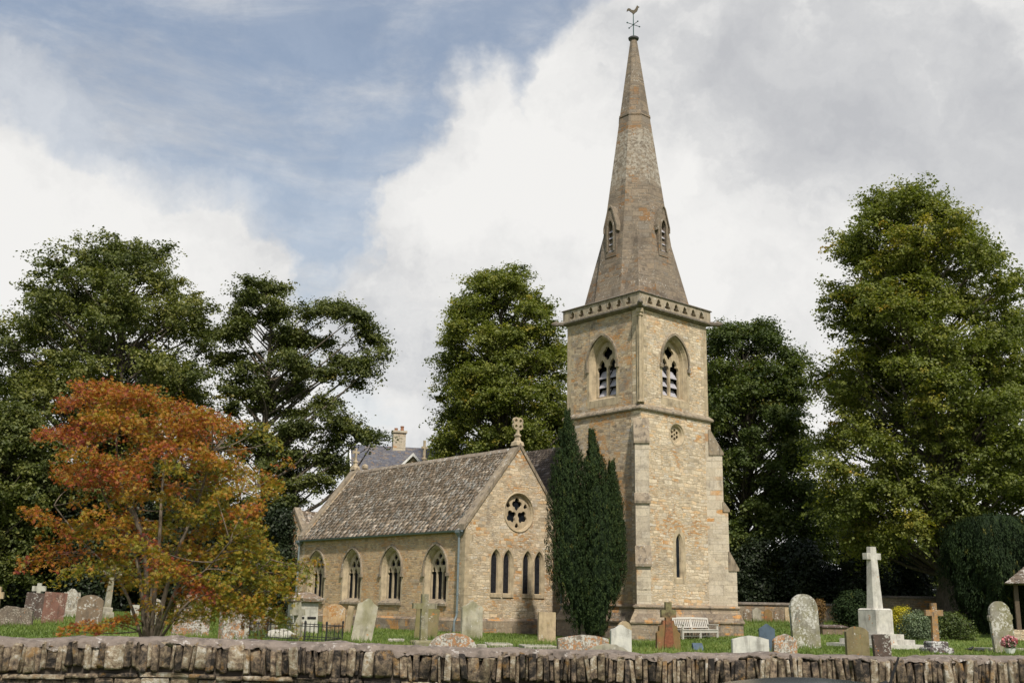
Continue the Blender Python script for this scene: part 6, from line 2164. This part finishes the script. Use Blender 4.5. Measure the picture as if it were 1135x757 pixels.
# ------------------------------------------------------------------ grass standing on the lawn
rng = np.random.default_rng(404)
n = 130000
gx = rng.uniform(-22, 30, n); gy = 31 + 34 * rng.random(n) ** 1.3
tzv = np.vectorize(tz)
gz_ = tzv(gx, gy)
ht = rng.uniform(0.04, 0.11, n) * (1 + 0.4 * np.sin(gx * 1.7) * np.sin(gy * 1.3))
a = rng.uniform(0, 6.283, n)
w = 0.012 + 0.018 * rng.random(n)
lx, ly = rng.normal(0, 0.03, n), rng.normal(0, 0.03, n)
b0 = np.stack([gx - w * np.cos(a), gy - w * np.sin(a), gz_], 1); b1 = np.stack([gx + w * np.cos(a), gy + w * np.sin(a), gz_], 1)
tp = np.stack([gx + lx, gy + ly, gz_ + ht], 1)
V = np.stack([b0, b1, tp], 1).reshape(-1, 3)
# longer tufts the mower leaves round every stone
spots = [o.location for o in col.objects if o.get('category') in ('gravestone', 'cross', 'memorial', 'tomb', 'railing', 'bush') and o.location.y > 24]
tu = []
for p_ in spots:
    k_ = 130
    x_ = p_.x + rng.normal(0, 0.38, k_); y_ = p_.y + rng.normal(-0.12, 0.16, k_); h_ = rng.uniform(0.08, 0.26, k_)
    for q_ in range(k_):
        z_ = tz(x_[q_], y_[q_]); dx_t, dy_t = rng.normal(0, 0.05, 2)
        tu.append([(x_[q_] - .012, y_[q_], z_), (x_[q_] + .012, y_[q_], z_), (x_[q_] + dx_t, y_[q_] + dy_t, z_ + h_[q_])])
tu = np.array(tu)
# keep grass out of the church and the tower
rel = np.stack([gx - T0.x, gy - T0.y], 1)
cxn = rel @ np.array(nvec[:2]); cye = rel @ np.array(evec[:2])
ins = ((cxn > -0.6) & (cxn < 5.6) & (cye > -0.6) & (cye < 6)) | ((cxn > AX0 - .15) & (cxn < 8) & (cye > AY0 - .15) & (cye < 27))
V = np.concatenate([V.reshape(-1, 3, 3)[~ins], tu]).reshape(-1, 3)
m = len(V) // 3
tag(np_mesh('grass', V, np.arange(3 * m).reshape(-1, 3), M['grassblade'], None, np.clip(rng.normal(0.5, 0.2, m) + 0.3 * np.sin(V[::3, 0] * 0.8 + 1) * np.sin(V[::3, 1] * 0.5), 0, 1)), kind='stuff')

# ------------------------------------------------------------------ parked car on the road below the wall
def car():
    Y0, Y1, Zr = 3.95, 5.6, -0.388
    cy = (Y0 + Y1) / 2
    root = empty('parked_car', (0.6, cy, Zr), 0, 'dark car parked below the wall, only its roof edge and aerial in view', 'car')
    hw = (Y1 - Y0) / 2
    # side outline of the lower body (x forward = -x)
    low = [(-2.02, .30), (-2.05, .48), (-1.98, .66), (-1.75, .78), (-1.0, .90), (-.9, .92), (1.62, .94), (1.72, .80), (1.76, .50), (1.70, .28)]
    def arches(cx):
        return [(cx + 0.35 * math.cos(R(a)), 0.29 + 0.35 * math.sin(R(a))) for a in range(0, 181, 20)]
    bot = [(1.45, .22)] + [(x, max(z, .22)) for x, z in arches(1.05)] + [(0.65, .22), (-1.0, .22)] + [(x, max(z, .22)) for x, z in arches(-1.38)] + [(-1.78, .22)]
    outl = low[::-1] + bot[::-1][0:0] + []
    outl = low + bot      # clockwise is fixed by the normal recalculation
    bm = bmesh.new()
    rings = []
    for yv, k in ((-hw, .94), (-hw + .06, 1.0), (hw - .06, 1.0), (hw, .94)):
        rings.append([(x * (0.985 if k < 1 else 1), yv, 0.56 + (z - 0.56) * k) for x, z in outl])
    loft(bm, rings, True, True, True)
    obj('body', bm, M['carpaint'], root, uv=False)
    roofz = lambda x: 1.456 - 0.26 * (x - 0.72) ** 2
    # roof panel, crowned both ways
    bm = bmesh.new()
    gx_ = np.linspace(-0.25, 1.36, 15); gy_ = np.linspace(-1, 1, 11)
    g1 = [[bm.verts.new((x, 0.60 * y_, roofz(x) - 0.05 * y_ * y_ - 0.03 * abs(y_) ** 6)) for y_ in gy_] for x in gx_]
    g2 = [[bm.verts.new((x, 0.59 * y_, roofz(x) - 0.05 - 0.05 * y_ * y_ - 0.03 * abs(y_) ** 6)) for y_ in gy_] for x in gx_]
    for gr, fl in ((g1, 0), (g2, 1)):
        for i in range(14):
            for j in range(10):
                bm.faces.new((gr[i][j], gr[i + 1][j], gr[i + 1][j + 1], gr[i][j + 1]))
    ed = [(i, 0) for i in range(15)] + [(14, j) for j in range(1, 11)] + [(i, 10) for i in range(13, -1, -1)] + [(0, j) for j in range(9, 0, -1)]
    for k in range(len(ed)):
        a_, b_ = ed[k], ed[(k + 1) % len(ed)]
        bm.faces.new((g1[a_[0]][a_[1]], g1[b_[0]][b_[1]], g2[b_[0]][b_[1]], g2[a_[0]][a_[1]]))
    obj('roof', bm, M['carpaint'], root, smooth=True, uv=False)
    zt0, zt1 = roofz(-0.25), roofz(1.36)
    # screens and side windows
    def quad(name, pts, mt, th=0.02):
        bm = bmesh.new()
        n_ = (Vector(pts[1]) - Vector(pts[0])).cross(Vector(pts[2]) - Vector(pts[0])).normalized() * th
        loft(bm, [pts, [tuple(Vector(p_) + n_) for p_ in pts]], True, True, True)
        return obj(name, bm, mt, root, uv=False)
    quad('windscreen', [(-0.95, -0.66, .925), (-0.95, 0.66, .925), (-0.25, 0.57, zt0 - .08), (-0.25, -0.57, zt0 - .08)], M['carglass'])
    quad('rear_window', [(1.63, -0.66, .945), (1.63, 0.66, .945), (1.36, 0.57, zt1 - .08), (1.36, -0.57, zt1 - .08)], M['carglass'])
    for s_ in (-1, 1):
        quad('side_window', [(-0.82, s_ * .72, .945), (0.36, s_ * .72, .955), (0.36, s_ * .615, roofz(.36) - .09), (-0.22, s_ * .615, zt0 - .09)], M['carglass'])
        quad('side_window', [(0.42, s_ * .72, .955), (1.50, s_ * .72, .955), (1.30, s_ * .615, zt1 - .09), (0.42, s_ * .615, roofz(.42) - .09)], M['carglass'])
        bm = bmesh.new()
        for p0, p1 in (((-0.98, s_ * .72, .92), (-0.25, s_ * .60, zt0 - .04)), ((0.39, s_ * .725, .93), (0.39, s_ * .61, roofz(.39) - .05)), ((1.62, s_ * .71, .92), (1.36, s_ * .60, zt1 - .04))):
            tube(bm, [p0, p1], 0.04, 6)
        obj('pillars', bm, M['carpaint'], root, uv=False)
        bm = bmesh.new(); tube(bm, [(-0.66, s_ * .74, .98), (-0.66, s_ * .92, 1.0)], [0.05, 0.08], 8); obj('wing_mirror', bm, M['carpaint'], root, uv=False)
        bm = bmesh.new(); tube(bm, [(-2.035, s_ * .55, .62), (-1.98, s_ * .55, .62)], [0.10, 0.13], 10); obj('headlight', bm, M['lampglass'], root, uv=False)
        bm = bmesh.new(); box(bm, 1.70, 1.765, s_ * .62 - .09, s_ * .62 + .09, .62, .82); obj('tail_light', bm, M['redlens'], root, uv=False)
        for xw in (-1.38, 1.05):
            we = empty('wheel', (0, 0, 0)); we.parent = root; we.location = (xw, s_ * (hw - .13), 0.29)
            bm = bmesh.new()
            loft(bm, [[(r_ * math.cos(2 * math.pi * k / 24), y_, r_ * math.sin(2 * math.pi * k / 24)) for k in range(24)] for r_, y_ in ((.19, -.09), (.27, -.095), (.29, -.07), (.29, .07), (.27, .095), (.19, .09))], True, False, False)
            obj('tyre', bm, M['rubber'], we, uv=False)
            bm = bmesh.new()
            plate(bm, circle(0, 0, .195, 24), [[(0.13 * math.cos(a) + 0.045 * math.cos(a + q_), 0.13 * math.sin(a) + 0.045 * math.sin(a + q_)) for q_ in (0, 1.57, 3.14, 4.71)] for a in (R(72 * k) for k in range(5))], lambda u, v, d: (u, -0.05 + d, v), 0.1)
            obj('rim', bm, M['alloy'], we, uv=False)
    ab, tp_ = at(984, 756, cy), at(996, 728, cy)
    bm = bmesh.new()
    b0_ = Vector((ab.x - 0.6, 0, roofz(ab.x - .6) - 0.01)); t0_ = Vector((tp_.x - .6, 0, tp_.z - Zr))
    tube(bm, [b0_ - Vector((.05, 0, 0)), b0_ + Vector((0.0, 0, .02)), b0_.lerp(t0_, .15), t0_], [0.02, 0.016, 0.006, 0.0045], 8)
    obj('aerial', bm, M['rubber'], root, uv=False)


car()
